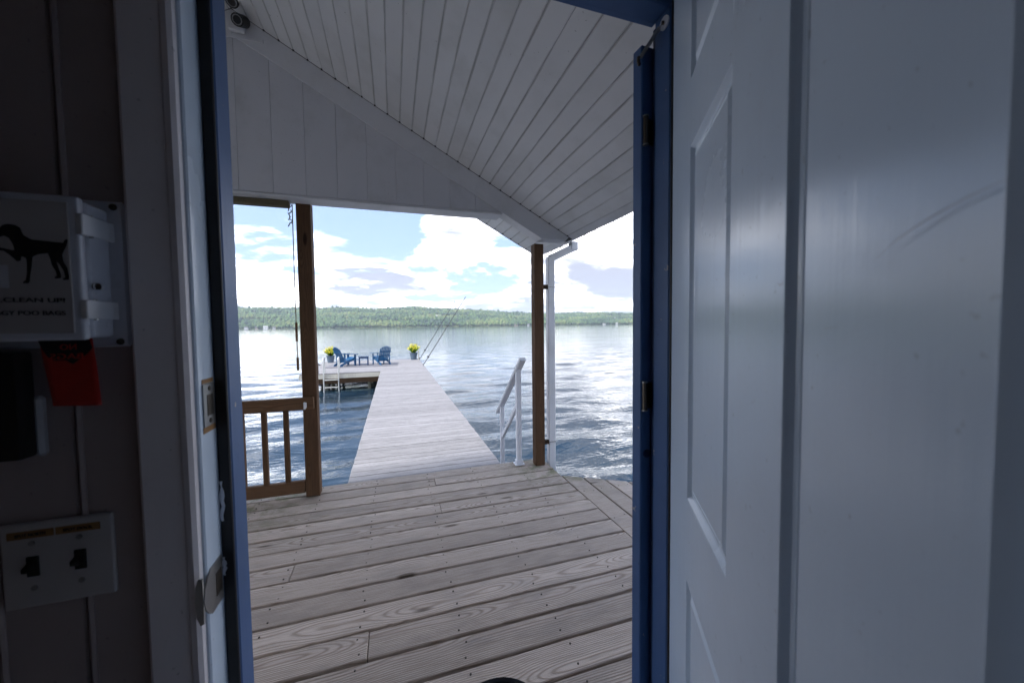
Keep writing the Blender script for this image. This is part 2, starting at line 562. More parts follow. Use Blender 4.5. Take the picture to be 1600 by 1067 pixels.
# ============================================================ WATER
def build_water():
    r = [0.6]
    while r[-1] < 70:
        r.append(r[-1] * 1.0125)
    while r[-1] < 7000:
        r.append(r[-1] * 1.06)
    r = np.array(r)
    front = np.radians(np.arange(-62, 68, 0.27))
    back = np.radians(np.arange(68, 298, 3.5))
    az = np.concatenate([front, back])
    nr, na = len(r), len(az)
    RR, AZ = np.meshgrid(r, az, indexing='ij')
    X = RR * np.sin(AZ)
    Y = RR * np.cos(AZ)
    sp = np.maximum(RR * 0.0125, RR * np.radians(0.27))
    isback = (np.arange(na) >= len(front))[None, :]
    sp = np.where(isback, RR * 0.06, sp)
    Z = np.zeros_like(X)
    rs = np.random.RandomState(5)
    for k in range(34):
        lam = 0.35 * (1.13 ** k) if k < 18 else rs.uniform(0.6, 2.6)
        th = rs.normal(-0.15, 0.55)
        kx, ky = math.sin(th), math.cos(th)
        amp = 0.0038 * lam ** 0.9 * rs.uniform(0.5, 1.1)
        fade = np.clip((lam / sp - 3.5) / 3.0, 0, 1)
        ph = rs.uniform(0, 6.28)
        warp = 0.35 * np.sin(X * 0.31 * rs.uniform(.6, 1.4) + ph) + 0.35 * np.sin(Y * 0.23 * rs.uniform(.6, 1.4) + 2 * ph)
        Z += amp * fade * np.sin(2 * math.pi / lam * (kx * X + ky * Y) + ph + warp * 2)
    Z -= 1.2
    co = np.stack([X.ravel(), Y.ravel(), Z.ravel()], 1)
    i, j = np.meshgrid(np.arange(nr - 1), np.arange(na), indexing='ij')
    j2 = (j + 1) % na
    q = np.stack([i * na + j, (i + 1) * na + j, (i + 1) * na + j2, i * na + j2], -1).reshape(-1, 4)
    me = bpy.data.meshes.new('water')
    me.vertices.add(len(co))
    me.vertices.foreach_set('co', co.ravel())
    me.loops.add(q.size)
    me.loops.foreach_set('vertex_index', q[:, ::-1].ravel().astype(np.int32))
    me.polygons.add(len(q))
    me.polygons.foreach_set('loop_start', np.arange(0, q.size, 4, dtype=np.int32))
    me.polygons.foreach_set('loop_total', np.full(len(q), 4, dtype=np.int32))
    me.polygons.foreach_set('use_smooth', np.ones(len(q), dtype=bool))
    me.update()
    me.validate()

    def f(t, bs):
        pos = t.n('ShaderNodeNewGeometry').outputs['Position']
        a = t.noise(t.vm('MULTIPLY', pos, (0.55, 1.25, 1.0)), 1.5, 4, 0.55, 0.6)
        b = t.noise(t.vm('MULTIPLY', pos, (0.7, 1.3, 1.0)), 6.0, 3, 0.55)
        c = t.noise(t.vm('MULTIPLY', pos, (0.02, 0.07, 1.0)), 1.0, 4, 0.6)
        h = t.m('ADD', t.m('MULTIPLY', a, 1.0), t.m('MULTIPLY', b, 0.11))
        h = t.m('MULTIPLY', h, t.ramp(c, 0.3, 0.7, 0.45, 1.2))
        h = t.m('MULTIPLY', h, t.ramp(t.vm('LENGTH', pos), 10.0, 260.0, 1.0, 0.8))
        t.put(bs.inputs['Base Color'], (0.010, 0.024, 0.040))
        bs.inputs['Roughness'].default_value = 0.04
        bs.inputs['IOR'].default_value = 1.42
        bs.inputs['Specular IOR Level'].default_value = 0.5
        bump(t, bs, h, 0.048, 1.0)
    me.materials.append(mat('lake_water', f))
    o = bpy.data.objects.new('water', me)
    COL.objects.link(o)
    o['kind'] = 'structure'
    o['label'] = 'rippled lake water reflecting the cloudy sky'


build_water()


# ============================================================ FAR SHORE
def ridge(t):
    """ridge height (m above water) by X/Y direction"""
    xs = [-1.2, -0.33, -0.17, 0.06, 0.246, 0.30, 0.36, 0.73, 1.6]
    hs = [98, 104, 99, 94, 89, 76, 71, 62, 66]
    return np.interp(t, xs, hs)


SHORE = 1500.0


def terrain_h(X, Y):
    t = X / np.maximum(Y, 1)
    f = np.clip((Y - SHORE) / 750.0, 0, 1)
    s = f ** 0.82
    h = ridge(t) * s + 3.0 * np.clip((Y - SHORE) / 20, 0, 1)
    h += (5.0 * np.sin(X / 210.0 + 1) + 1.2 * np.sin(X / 53.0)) * f + 3.0 * np.sin(X / 87.0 + Y / 120.0) * f
    return h - 1.2 - 1.5 * (Y < SHORE)


def build_shore():
    xs = np.concatenate([np.linspace(-6000, -1200, 20), np.linspace(-1150, 2600, 190), np.linspace(2700, 7000, 18)])
    ys = np.concatenate([[SHORE - 12, SHORE - 2], np.linspace(SHORE, 2350, 50), [2600, 3200, 4200]])
    X, Y = np.meshgrid(xs, ys, indexing='ij')
    Z = terrain_h(X, Y)
    Z = np.where(Y > 2400, Z - (Y - 2400) * 0.02, Z)
    Z = np.where(Y < SHORE, -3.0, Z)
    nx, ny = X.shape
    co = np.stack([X.ravel(), Y.ravel(), Z.ravel()], 1)
    i, j = np.meshgrid(np.arange(nx - 1), np.arange(ny - 1), indexing='ij')
    q = np.stack([i * ny + j, (i + 1) * ny + j, (i + 1) * ny + j + 1, i * ny + j + 1], -1).reshape(-1, 4)
    me = bpy.data.meshes.new('hillside_terrain')
    me.from_pydata(co.tolist(), [], q.tolist())
    for pl in me.polygons:
        pl.use_smooth = True

    def f(t, bs):
        pos = t.n('ShaderNodeNewGeometry').outputs['Position']
        n = t.noise(pos, 0.006, 4, 0.5)
        n2 = t.noise(pos, 0.05, 4, 0.6)
        c = t.mix(t.ramp(n, 0.45, 0.6), (0.06, 0.10, 0.035), (0.15, 0.17, 0.06))
        c = t.mix(t.m('MULTIPLY', n2, 0.5), c, (0.05, 0.08, 0.03))
        t.put(bs.inputs['Base Color'], c)
        bs.inputs['Roughness'].default_value = 0.95
    me.materials.append(mat('grassy_hillside', f))
    o = bpy.data.objects.new('hillside_terrain', me)
    COL.objects.link(o)
    o['kind'] = 'structure'
    o['label'] = 'green hillside on the far shore of the lake'

    # forest: many small lumpy crowns, low poly
    rs = np.random.RandomState(11)
    b = bmesh.new()
    bmesh.ops.create_icosphere(b, subdivisions=1, radius=1.0)
    bv = np.array([v.co[:] for v in b.verts])
    bf = np.array([[v.index for v in f.verts] for f in b.faces])
    b.free()
    N = 30000
    Yt = SHORE + 4 + (rs.rand(N) ** 1.25) * 790
    tt = -0.55 + rs.rand(N) * 1.55
    Xt = tt * Yt
    # clearings, kept as bare fields
    fld = np.sin(Xt / 95.0 + np.sin(Yt / 60.0) * 1.3) + np.sin(Yt / 48.0 + Xt / 260.0)
    keep = (fld < 1.42) | (Yt < SHORE + 70)
    Xt, Yt = Xt[keep], Yt[keep]
    # dense row along the water's edge
    ne = 1500
    Xe = -850 + rs.rand(ne) * 2450
    Ye = SHORE + 1 + rs.rand(ne) * 22
    Xt = np.concatenate([Xt, Xe]); Yt = np.concatenate([Yt, Ye])
    n = len(Xt)
    Zt = terrain_h(Xt, Yt)
    rr = rs.uniform(2.6, 6.2, n)
    rr = np.where(rs.rand(n) < .04, rr * 1.3, rr)
    hh = rr * rs.uniform(0.9, 1.7, n)
    V = np.repeat(bv[None], n, 0) * (1 + 0.22 * rs.randn(n, len(bv), 1))
    V[:, :, 0] *= rr[:, None]
    V[:, :, 1] *= rr[:, None]
    V[:, :, 2] *= hh[:, None]
    V[:, :, 0] += Xt[:, None]
    V[:, :, 1] += Yt[:, None]
    V[:, :, 2] += (Zt + hh * 0.9)[:, None]
    F = (bf[None] + (np.arange(n) * len(bv))[:, None, None]).reshape(-1, 3)
    me = bpy.data.meshes.new('forest')
    me.vertices.add(n * len(bv))
    me.vertices.foreach_set('co', V.ravel())
    me.loops.add(F.size)
    me.loops.foreach_set('vertex_index', F.ravel().astype(np.int32))
    me.polygons.add(len(F))
    me.polygons.foreach_set('loop_start', np.arange(0, F.size, 3, dtype=np.int32))
    me.polygons.foreach_set('loop_total', np.full(len(F), 3, dtype=np.int32))
    me.update()
    # per-tree colour
    pal = np.array([(0.012, 0.034, 0.02), (0.024, 0.058, 0.024), (0.042, 0.085, 0.028), (0.068, 0.115, 0.034), (0.11, 0.14, 0.045)])
    zone = (np.sin(Xt / 61.0 + 2 * np.sin(Yt / 75.0)) * 0.8 + 0.8 * np.sin(Yt / 45.0 + 1.7 * np.sin(Xt / 110.0)) + rs.randn(n) * 0.75 + 0.2)
    idx = np.clip(((zone + 2.2) / 4.4 * 5), 0, 4).astype(int)
    cc = pal[idx] * rs.uniform(0.75, 1.25, (n, 1))
    at = me.color_attributes.new('crown_colour', 'FLOAT_COLOR', 'POINT')
    arr = np.ones((n * len(bv), 4), dtype=np.float32)
    arr[:, :3] = np.repeat(cc, len(bv), 0)
    at.data.foreach_set('color', arr.ravel())

    def g(t, bs):
        a = t.n('ShaderNodeAttribute', attribute_name='crown_colour').outputs['Color']
        t.put(bs.inputs['Base Color'], a)
        bs.inputs['Roughness'].default_value = 0.9
    me.materials.append(mat('forest_foliage', g))
    o = bpy.data.objects.new('forest', me)
    COL.objects.link(o)
    o['kind'] = 'stuff'
    o['label'] = 'dense green woods covering the far hillside'
    o['category'] = 'forest'


build_shore()

HW = plain('pale_house_siding', (0.75, 0.74, 0.70), 0.8)
HR = plain('grey_house_roof', (0.22, 0.2, 0.2), 0.8)
HT = plain('tan_house_siding', (0.45, 0.36, 0.27), 0.8)
HB = plain('dark_window_glass', (0.05, 0.06, 0.08), 0.2)


def far_house(name, tx, Y, w_, d_, h_, wallm, roofm, label, cat='house', dz=0.0):
    X = tx * Y
    z = float(terrain_h(np.array([X]), np.array([Y]))[0]) + dz
    t = thing(name, (X, Y, z), label, cat, group='buildings on the far shore')
    G().box(X - w_ / 2, X + w_ / 2, Y - d_ / 2, Y + d_ / 2, z - 3, z + h_).build('wall', wallm, t)
    G().prism([(X - w_ / 2 - .5, z + h_ + .02), (X + w_ / 2 + .5, z + h_ + .02), (X + w_ / 2 - 1, z + h_ * 1.55), (X - w_ / 2 + 1, z + h_ * 1.55)], 'y', Y - d_ / 2 - .5, Y + d_ / 2 + .5).build('roof', roofm, t)
    for k in range(3):
        xx = X - w_ / 2 + w_ * (k + .5) / 3
        G().box(xx - 1, xx + 1, Y - d_ / 2 - .15, Y - d_ / 2 - .02, z + h_ * .3, z + h_ * .75).build('window', HB, t)


far_house('barn', -0.044, 2190, 38, 16, 9, HW, HW, 'long white barn near the top of the far hill, above the two blue chairs', 'barn', 6)
far_house('lake_house', -0.324, SHORE + 1, 11, 8, 5.5, HW, HR, 'small pale house at the far waterline just right of the left door frame')
far_house('lake_house', -0.303, SHORE + 1, 8, 7, 5.0, HT, HR, 'small tan house at the far waterline left of the white gabled pair')
far_house('lake_house', -0.285, SHORE + 1, 15, 8, 6.5, HW, HW, 'larger white house at the far waterline left of the brown porch post')
far_house('lake_house', -0.268, SHORE + 1, 9, 8, 5.0, HW, HR, 'small white house with grey roof at the far waterline nearest the porch post')
far_house('hillside_house', 0.113, 1720, 22, 10, 6, HW, HW, 'white house half way up the far hill behind the fishing rods', 'house', 7)
far_house('hillside_house', 0.177, 2150, 14, 9, 5, HW, HR, 'little pale house high on the far hill right of the rod tips', 'house', 8)
far_house('lake_house', 0.332, SHORE + 1, 14, 8, 5, HT, HR, 'tan house at the far waterline left of the right-hand post')
far_house('lake_house', 0.369, SHORE + 1, 8, 8, 6, HW, HR, 'small white house at the far waterline touching the right-hand post')
far_house('lake_house', 0.619, SHORE + 1, 11, 8, 5, HW, HR, 'low white house at the far waterline right of the downspout')
far_house('lake_house', 0.663, SHORE + 1, 9, 8, 6, HW, HW, 'white boathouse at the far waterline beside the blue screen door', 'boathouse')
far_house('hillside_house', 0.660, 1680, 12, 8, 6, HW, HR, 'pale house up the far slope beside the blue screen door', 'house', 6)

# haze: one closed box round the camera, the lake and the shore
hz = G().box(-7500, 7800, -8000, 5000, -6, 260).build('haze', None if False else plain('placeholder_air', (1, 1, 1)), None)
hz.data.materials.clear()
hm = bpy.data.materials.new('lake_air')
hm.use_nodes = True
ht = NT(hm.node_tree)
hv = ht.n('ShaderNodeVolumePrincipled', {'Color': (0.80, 0.88, 1.0), 'Density': 0.00012, 'Anisotropy': 0.2})
ho = ht.n('ShaderNodeOutputMaterial', {'Volume': hv.outputs[0]})
hz.data.materials.append(hm)
hz['kind'] = 'stuff'
hz['label'] = 'thin blue haze over the lake'

# ============================================================ PORCH DECK
PITCH, GAP = 0.152, 0.016
deck = thing('porch_deck', (0, 0, 0), 'weathered grey plank porch deck over the water', None, structure=True)
joints = {12: 0.298, 9: 0.289, 6: -0.547, 2: -0.131, 13: -1.7, 7: -2.0, 4: 1.1 - 2.8, 11: -1.2}
screws = G()
for k in range(-3, 14):
    y0 = 1.195 + PITCH * k + GAP / 2
    y1 = y0 + PITCH - GAP
    cuts = [-2.75] + ([joints[k]] if k in joints else []) + [1.352 + rnd.uniform(-.004, .003)]
    if k < 1:
        cuts[-1] = 1.352
    if k == 13:
        cuts = [-2.75, -0.851, 0.298 + .9, 1.352]
        cuts = [-2.75, 1.352]
    if k == 12:
        cuts = [-2.75, 0.298, 1.352]
    for a, b in zip(cuts[:-1], cuts[1:]):
        dzp = rnd.uniform(-0.0022, 0.0022)
        g = G().box(a + .0015, b - .0015, y0 + rnd.uniform(-.0015, .0015), y1 + rnd.uniform(-.0015, .0015), -0.028 + dzp, 0.0 + dzp, 0.003)
        g.build('plank', M['deck'], deck, centre=True)
    for jx in np.arange(-2.6, 1.4, 0.406):
        for yy in (y0 + .028, y1 - .03):
            sx, sy = jx + rnd.uniform(-.012, .012), yy + rnd.uniform(-.008, .008)
            screws.lathe([(0.0042, -0.002), (0.0038, 0.0028 + .0)], (sx, sy, 0), 6)
# side boards running along the porch, right of the main field
for x0, x1 in ((1.356, 1.500), (1.512, 1.655), (1.667, 1.81), (1.822, 1.965), (1.977, 2.12)):
    def yend(x):
        return 2.86 - (x - 1.36) * 0.62
    pl = [(x0, 0.78), (x1, 0.78), (x1, yend(x1)), (x0, yend(x0))]
    G().prism(pl, 'z', -0.028, 0.0, 0.003).xf(Matrix.Identity(4)).build('plank', M['deck'], deck, centre=True).rotation_euler = (0, 0, 0)
    for sy in np.arange(.9, 2.8, .406):
        for xx in (x0 + .03, x1 - .03):
            if sy < yend(xx) - .02:
                screws.lathe([(0.0042, -0.002), (0.0038, 0.0025)], (xx + rnd.uniform(-.006, .006), sy + rnd.uniform(-.01, .01), 0), 6)
so_ = screws.build('screw_heads', M['darksteel'], deck)
so_['kind'] = 'stuff'
for jx in np.arange(-2.6, 1.4, 0.406):
    G().box(jx - .019, jx + .019, 0.78, 3.26, -0.215, -0.0315).build('joist', M['joist'], deck, centre=True)
G().box(-2.75, 1.34, 3.265, 3.303, -0.215, -0.0315).build('rim_joist', M['joist'], deck, centre=True)
G().box(-2.75, 1.34, 0.80, 3.2, -0.26, -0.235).build('underside', M['joist'], deck, centre=True)  # dark sheet added below the joists, stands in for shade in plank gaps
for xx, yy in ((1.5, 2.4), (1.9, 2.2), (1.43, 0.9)):
    G().box(xx - .019, xx + .019, .8, yy, -.2, -.0315).build('joist', M['joist'], deck, centre=True)
for xx in (-2.5, -0.6, 1.2):
    G().tube([(xx, 3.1, -3), (xx, 3.1, -.24)], .09, 12).build('pile', M['pile'], deck, smooth=True)

# ============================================================ DOCK
ZD = -0.5
dock = thing('dock', (0.37, 3.4, ZD), 'long pale plank dock running out from the porch to an L-shaped end platform', 'dock')
y = 3.42
while y < 15.86:
    yb = min(y + 0.137, 15.9)
    G().box(-0.55 + rnd.uniform(-.004, .004), 1.295 + rnd.uniform(-.004, .004), y, yb, ZD - .03, ZD + rnd.uniform(-.0015, .0015), 0.003).build('plank', M['dock'], dock, centre=True)
    y += 0.149
while y < 21.25:
    G().box(-3.5, 1.295, y, y + .137, ZD - .03, ZD + rnd.uniform(-.0015, .0015), 0.003).build('plank', M['dock'], dock, centre=True)
    y += 0.149
YE = y
G().box(-3.5, -0.555, 15.84, 15.88, ZD - .20, ZD - .033).build('fascia_board', M['fascia'], dock, centre=True)
G().box(1.255, 1.29, 3.42, YE, ZD - .20, ZD - .033).build('fascia_board', M['fascia'], dock, centre=True)
G().box(-.545, -.51, 3.42, 15.84, ZD - .20, ZD - .033).build('fascia_board', M['fascia'], dock, centre=True)
G().box(-3.5, -3.46, 15.9, YE, ZD - .20, ZD - .033).build('fascia_board', M['fascia'], dock, centre=True)
for yy in (16.0, 17.6, 19.3, 21.1):
    G().box(-3.4, 1.2, yy - .03, yy + .03, ZD - .42, ZD - .205).build('cross_beam', M['joist'], dock, centre=True)
    for xx in (-3.3, -2.58, -1.0, 1.1):
        G().tube([(xx, yy + .09, -3.2), (xx, yy + .09, ZD - .035)], .065, 10).build('pile', M['pile'], dock, smooth=True)
for yy in (5, 8, 11, 14):
    G().box(-.5, 1.24, yy - .03, yy + .03, ZD - .42, ZD - .205).build('cross_beam', M['joist'], dock, centre=True)
    for xx in (-.42, 1.16):
        G().tube([(xx, yy + .1, -3.2), (xx, yy + .1, ZD - .035)], .065, 10).build('pile', M['pile'], dock, smooth=True)

stairs = thing('wooden_stairs', (0.37, 3.5, ZD), 'two pale plank steps from the porch deck down to the dock', 'stairs')
for (z_, ya, yb) in ((-.165, 3.33, 3.62), (-.335, 3.625, 3.91)):
    G().box(-.5, 1.0, ya, yb, z_ - .03, z_, .003).build('tread', M['dock'], stairs, centre=True)
    for xx in (-.48, .96):
        G().box(xx, xx + .03, ya + .01, yb - .01, ZD + .004, z_ - .033).build('stringer', M['dock'], stairs, centre=True)

# handrail at the steps
hr = thing('stair_handrail', (1.09, 3.235, 0), 'white metal handrail sloping down from the porch deck to the dock', 'handrail')
G().box(1.068, 1.112, 3.213, 3.257, .012, .925, .003).build('rail_post', M['railwhite'], hr, centre=True)
G().box(1.045, 1.135, 3.19, 3.28, 0.001, .012, .003).box(1.058, 1.122, 3.203, 3.267, .0115, .045, .004).build('post_base', M['railwhite'], hr, centre=True)
G().box(1.07, 1.11, 3.77, 3.81, ZD + .001, .425, .003).build('rail_post', M['railwhite'], hr, centre=True)
G().beam((1.09, 3.10, 1.0), (1.09, 3.94, .335), .062, .035, .006).build('handrail_bar', M['railwhite'], hr, smooth=True)
G().beam((1.09, 3.26, .555), (1.09, 3.79, .095), .03, .04, .004).build('lower_rail', M['railwhite'], hr)

# ============================================================ ladder
ld = thing('dock_ladder', (-2.36, 15.8, ZD), 'grey metal swim ladder with curved grab handles on the platform edge', 'ladder')
for xx in (-2.63, -2.10):
    pts = [(xx, 15.78, -1.9), (xx, 15.78, ZD), (xx, 15.78, .0)]
    for a in range(0, 181, 20):
        pts.append((xx, 15.93 - .15 * math.cos(R(a)), .0 + .13 * math.sin(R(a))))
    pts += [(xx, 16.08, -.25), (xx, 16.08, ZD + .002)]
    G().tube(pts, .024, 8).build('side_rail', M['alum'], ld, smooth=True)
for zz_ in (-.74, -1.03, -1.32, -1.6):
    G().box(-2.60, -2.13, 15.74, 15.81, zz_ - .015, zz_ + .015, .004).build('rung', M['alum'], ld, centre=True)
cleat = thing('dock_cleat', (-2.85, 16.0, ZD), 'small black rope cleat on a short stem left of the ladder', 'cleat')
G().tube([(-2.85, 16.0, ZD), (-2.85, 16.0, -.12)], .015, 8).build('stem', M['black'], cleat)
G().tube([(-2.95, 16.0, -.05), (-2.85, 16.0, -.12), (-2.76, 16.0, -.17)], .022, 8).build('horn', M['black'], cleat)


# ============================================================ rug, chairs, table, pots
tag(G().prism([(-3.0, 17.95), (0.12, 17.85), (.2, 19.4), (-2.9, 19.5)], 'z', ZD + .003, ZD + .014).build('outdoor_rug', M['rug']), 'flat grey outdoor rug under the blue chairs on the platform', 'rug')


def adirondack():
    """local frame: seat faces +Y, origin on the floor"""
    t = bpy.data.objects.new('adirondack_chair', None)
    COL.objects.link(t)
    mt = M['chair']
    for s in (-1, 1):
        # side stringer from front to the floor behind
        G().prism([(.40, .30), (.40, .38), (.34, .40), (-.45, .10), (-.50, .0), (-.36, .0), (-.28, .08)], 'x', s * .25 - .012, s * .25 + .012).build('side_rail', mt, t, local=True)
        G().box(s * .285 - .014, s * .285 + .014, .26, .37, 0, .54, .003).build('front_leg', mt, t, local=True)
        G().prism([(.44, .545), (.44, .57), (-.36, .63), (-.36, .605)], 'x', s * .33 - .065, s * .33 + .065, .004).build('armrest', mt, t, local=True)
        G().box(s * .31 - .012, s * .31 + .012, -.30, -.22, .10, .60).build('rear_support', mt, t, local=True)
    # seat slats
    for k in range(6):
        yy = .36 - k * .1
        zz2 = .395 - max(0, (.34 - yy)) * .33
        g = G().box(-.25, .25, -.043, .043, -.01, .01, .003).xf(Matrix.Translation((0, yy, zz2)) @ Matrix.Rotation(R(16), 4, 'X'))
        g.build('seat_slat', mt, t, local=True)
    # back slats with a fanned, rounded top
    for k in range(-3, 4):
        h = .86 - .013 * k * k
        w0, w1 = .025, .030
        xc0, xc1 = k * .072, k * .084
        n = 5
        pl = [(xc0 - w0, 0), (xc0 + w0, 0), (xc1 + w1, h - .03 - (.012 * k if k > 0 else 0)), (xc1 + w1 * .5, h), (xc1 - w1 * .5, h), (xc1 - w1, h - .03 + (.012 * k if k < 0 else 0))]
        g = G().prism(pl, 'y', -.009, .009).xf(Matrix.Translation((0, -.17, .19)) @ Matrix.Rotation(R(27), 4, 'X'))
        g.build('back_slat', mt, t, local=True)
    for zz3 in (.18, .46, .70):
        g = G().box(-.29, .29, -.035, -.011, -.03, .03).xf(Matrix.Translation((0, -.17, .19)) @ Matrix.Rotation(R(27), 4, 'X') @ Matrix.Translation((0, 0, zz3 - .15)))
        g.build('back_brace', mt, t, local=True)
    return t


def copy_tree(o, parent=None):
    c = o.copy()
    COL.objects.link(c)
    c.parent = parent
    for ch in list(o.children):
        copy_tree(ch, c)
    return c


ch1 = adirondack()
ch1.scale = (.94, .94, .94)
ch2 = copy_tree(ch1)
ch1.location = (-2.15, 18.65, ZD + .015)
ch1.rotation_euler = (0, 0, R(-50))
tag(ch1, 'blue slatted adirondack chair seen side-on between the left planter and the side table', 'chair', 'blue adirondack chairs on the dock')
ch2.location = (-.60, 18.75, ZD + .015)
ch2.rotation_euler = (0, 0, R(28))
tag(ch2, 'blue slatted adirondack chair with its back turned, right of the side table', 'chair', 'blue adirondack chairs on the dock')

tb = thing('side_table', (-1.38, 18.6, ZD + .015), 'small dark blue slatted side table between the two adirondack chairs', 'table')
for k in range(4):
    G().box(-1.60 + k * .112, -1.60 + k * .112 + .102, 18.42, 18.80, -.095, -.072, .003).build('top_slat', M['table'], tb, centre=True)
for xx in (-1.585, -1.215):
    for yy in (18.44, 18.74):
        G().box(xx, xx + .045, yy, yy + .045, ZD + .016, -.098, .002).build('leg', M['table'], tb, centre=True)
G().box(-1.538, -1.217, 18.45, 18.47, -.16, -.1).box(-1.538, -1.217, 18.75, 18.77, -.16, -.1).build('apron', M['table'], tb)
G().box(-1.538, -1.217, 18.45, 18.475, -.44, -.41).build('lower_bar', M['table'], tb)


def planter(x, y, label, seed, s=1.0):
    rr = random.Random(seed)
    t = thing('flower_planter', (x, y, ZD), label, 'planter', group='planters on the dock')
    g = G().lathe([(.15 * s, 0), (.21 * s, .36 * s), (.225 * s, .365 * s), (.225 * s, .39 * s), (.20 * s, .39 * s), (.19 * s, .33 * s)], (x, y, ZD + .002), 20, caps=True)
    g.build('pot', M['pot'], t, smooth=True)
    G().lathe([(.19 * s, .33 * s), (.05, .35 * s)], (x, y, ZD + .004), 16).build('soil', M['soil'], t)
    lv, fl = bmesh.new(), bmesh.new()
    for i in range(260):
        a = rr.uniform(0, 6.28)
        lean = rr.uniform(0.05, 0.75)
        L = rr.uniform(.28, .50) * s * (1.1 - lean * .3)
        base = Vector((x + math.cos(a) * .10 * s * lean, y + math.sin(a) * .10 * s * lean, ZD + .36 * s))
        d = Vector((math.cos(a) * lean, math.sin(a) * lean, 1)).normalized()
        sd = d.cross(Vector((math.cos(a + 1.3), math.sin(a + 1.3), .2))).normalized() * rr.uniform(.008, .016) * 1.3
        tip = base + d * L + Vector((math.cos(a), math.sin(a), -.3)) * .09 * lean
        mid = base + d * L * .55
        b_ = lv
        v = [b_.verts.new(q) for q in (base - sd * .5, base + sd * .5, mid + sd, tip, mid - sd)]
        b_.faces.new(v)
        if rr.random() < .62:
            for q in range(3):
                c = tip + Vector((rr.uniform(-.02, .02), rr.uniform(-.02, .02), rr.uniform(-.05, .04)))
                k = rr.uniform(.013, .026)
                u1 = Vector((rr.uniform(-1, 1), rr.uniform(-1, 1), rr.uniform(-1, 1))).normalized() * k
                u2 = u1.cross(Vector((rr.uniform(-1, 1), rr.uniform(-1, 1), rr.uniform(-1, 1)))).normalized() * k
                vv = [fl.verts.new(c + q2) for q2 in (u1, u2, -u1, -u2)]
                fl.faces.new(vv)
    for nm, b_, mm in (('foliage', lv, M['leaf']), ('blossom', fl, M['flower'])):
        g = G(); g.b.free(); g.b = b_
        o = g.build(nm, mm, t)
        o['kind'] = 'stuff'


planter(-3.12, 20.85, 'grey pot of yellow flowers at the far left corner of the platform', 3, .92)
planter(1.0, 20.75, 'grey pot of yellow flowers at the far right corner beside the fishing rods', 4, .98)


def rod(base, tip, label, reelpos):
    base, tip = Vector(base), Vector(tip)
    t = thing('fishing_rod', base, label, 'fishing rod', group='fishing rods leaning from the dock')
    d = (tip - base).normalized()
    G().tube([base, base + d * .45], .016, 8).build('grip', M['black'], t)
    G().tube([base + d * .45, base + d * 2, tip], .019, 6, r2=.013).build('blank', M['rod'], t)
    rp = base + d * reelpos
    sd = d.cross(Vector((0, 1, 0))).normalized()
    G().tube([rp - sd * .03, rp + sd * .02], .045, 10).tube([rp + sd * .02, rp + sd * .06], .03, 10).build('reel', M['black'], t)
    for k in range(1, 6):
        q = base + d * (.9 + (tip - base).length * .15 * k)
        G().tube([q + sd * .005, q + sd * .03], .012, 6).build('line_guide', M['steel'], t)
    G().tube([tip, tip + d * .02], .02, 6).build('tip_guide', M['steel'], t)


rod((1.31, 20.5, ZD + .05), (3.20, 20.1, 2.631), 'shorter thin fishing rod leaning right beside the right-hand planter', .55)
rod((1.25, 17.34, ZD + .02), (3.34, 17.7, 2.69), 'longer fishing rod leaning right, nearest on the dock edge', .45)
rh = thing('rod_holder_post', (1.27, 20.55, ZD), 'short grey rod holder post beside the right-hand planter', 'post')
G().box(1.215, 1.27, 20.5, 20.56, ZD + .002, -.02, .004).build('upright', M['fascia'], rh, centre=True)
G().tube([(1.30, 20.53, ZD + .002), (1.30, 20.53, ZD + .12)], .026, 8).build('rod_socket', M['steel'], rh)
rh2 = thing('rod_holder_socket', (1.27, 17.34, ZD), 'small metal socket on the dock edge holding the longer rod', 'socket')
G().lathe([(.035, 0), (.035, .01), (.024, .012), (.024, .09)], (1.255, 17.34, ZD + .002), 12).build('socket_tube', M['steel'], rh2)

# ============================================================ PORCH POSTS AND RAILING
p1 = thing('porch_post', (-.622, 3.18, 0), 'brown square porch post at the end of the low railing, left of the dock', 'post', group='porch posts')
o = G().box(-.672, -.574, 3.135, 3.228, 0.001, 2.238, .004).build('timber', M['post'], p1, centre=True)
p2 = thing('porch_post', (1.265, 3.17, 0), 'brown square porch post beside the white downspout, right of the dock', 'post', group='porch posts')
G().box(1.220, 1.309, 3.125, 3.215, 0.001, 2.03, .004).build('timber', M['post'], p2, centre=True)

rl = thing('porch_railing', (-1.6, 3.12, 0), 'low brown wooden railing with square balusters left of the left porch post', 'railing')
G().box(-2.6, -.59, 3.09, 3.132, .685, .775, .003).build('top_rail', M['rail'], rl, centre=True)
G().box(-2.6, -.677, 3.14, 3.178, .035, .127, .003).build('bottom_rail', M['rail'], rl, centre=True)
for k in range(12):
    xx = -.792 - k * .1435
    G().box(xx - .0165, xx + .0165, 3.142, 3.176, .128, .72, .002).build('baluster', M['post'], rl, centre=True)

hk = thing('cord_cleat', (-.645, 3.08, .72), 'small white plastic cord cleat screwed to the railing end at the left post', 'cleat')
G().box(-.655, -.635, 3.078, 3.089, .70, .742, .003).tube([(-.645, 3.075, .735), (-.645, 3.062, .742)], .008, 8).tube([(-.645, 3.075, .706), (-.645, 3.062, .698)], .008, 8).build('cleat_body', M['railwhite'], hk)

# ============================================================ PORCH ROOF
SL = 0.5455
def roofz(x):
    return 2.067 + SL * (1.52 - x) if x > RIDGE else 2.067 + SL * (1.52 - RIDGE) - SL * (RIDGE - x)
RIDGE = -0.98
ang = math.atan(SL)
roof = thing('porch_roof', (0.5, 2.2, 2.3), 'white beadboard porch ceiling and gable end under a shallow pitched roof', 'porch roof')
bw = 0.0877
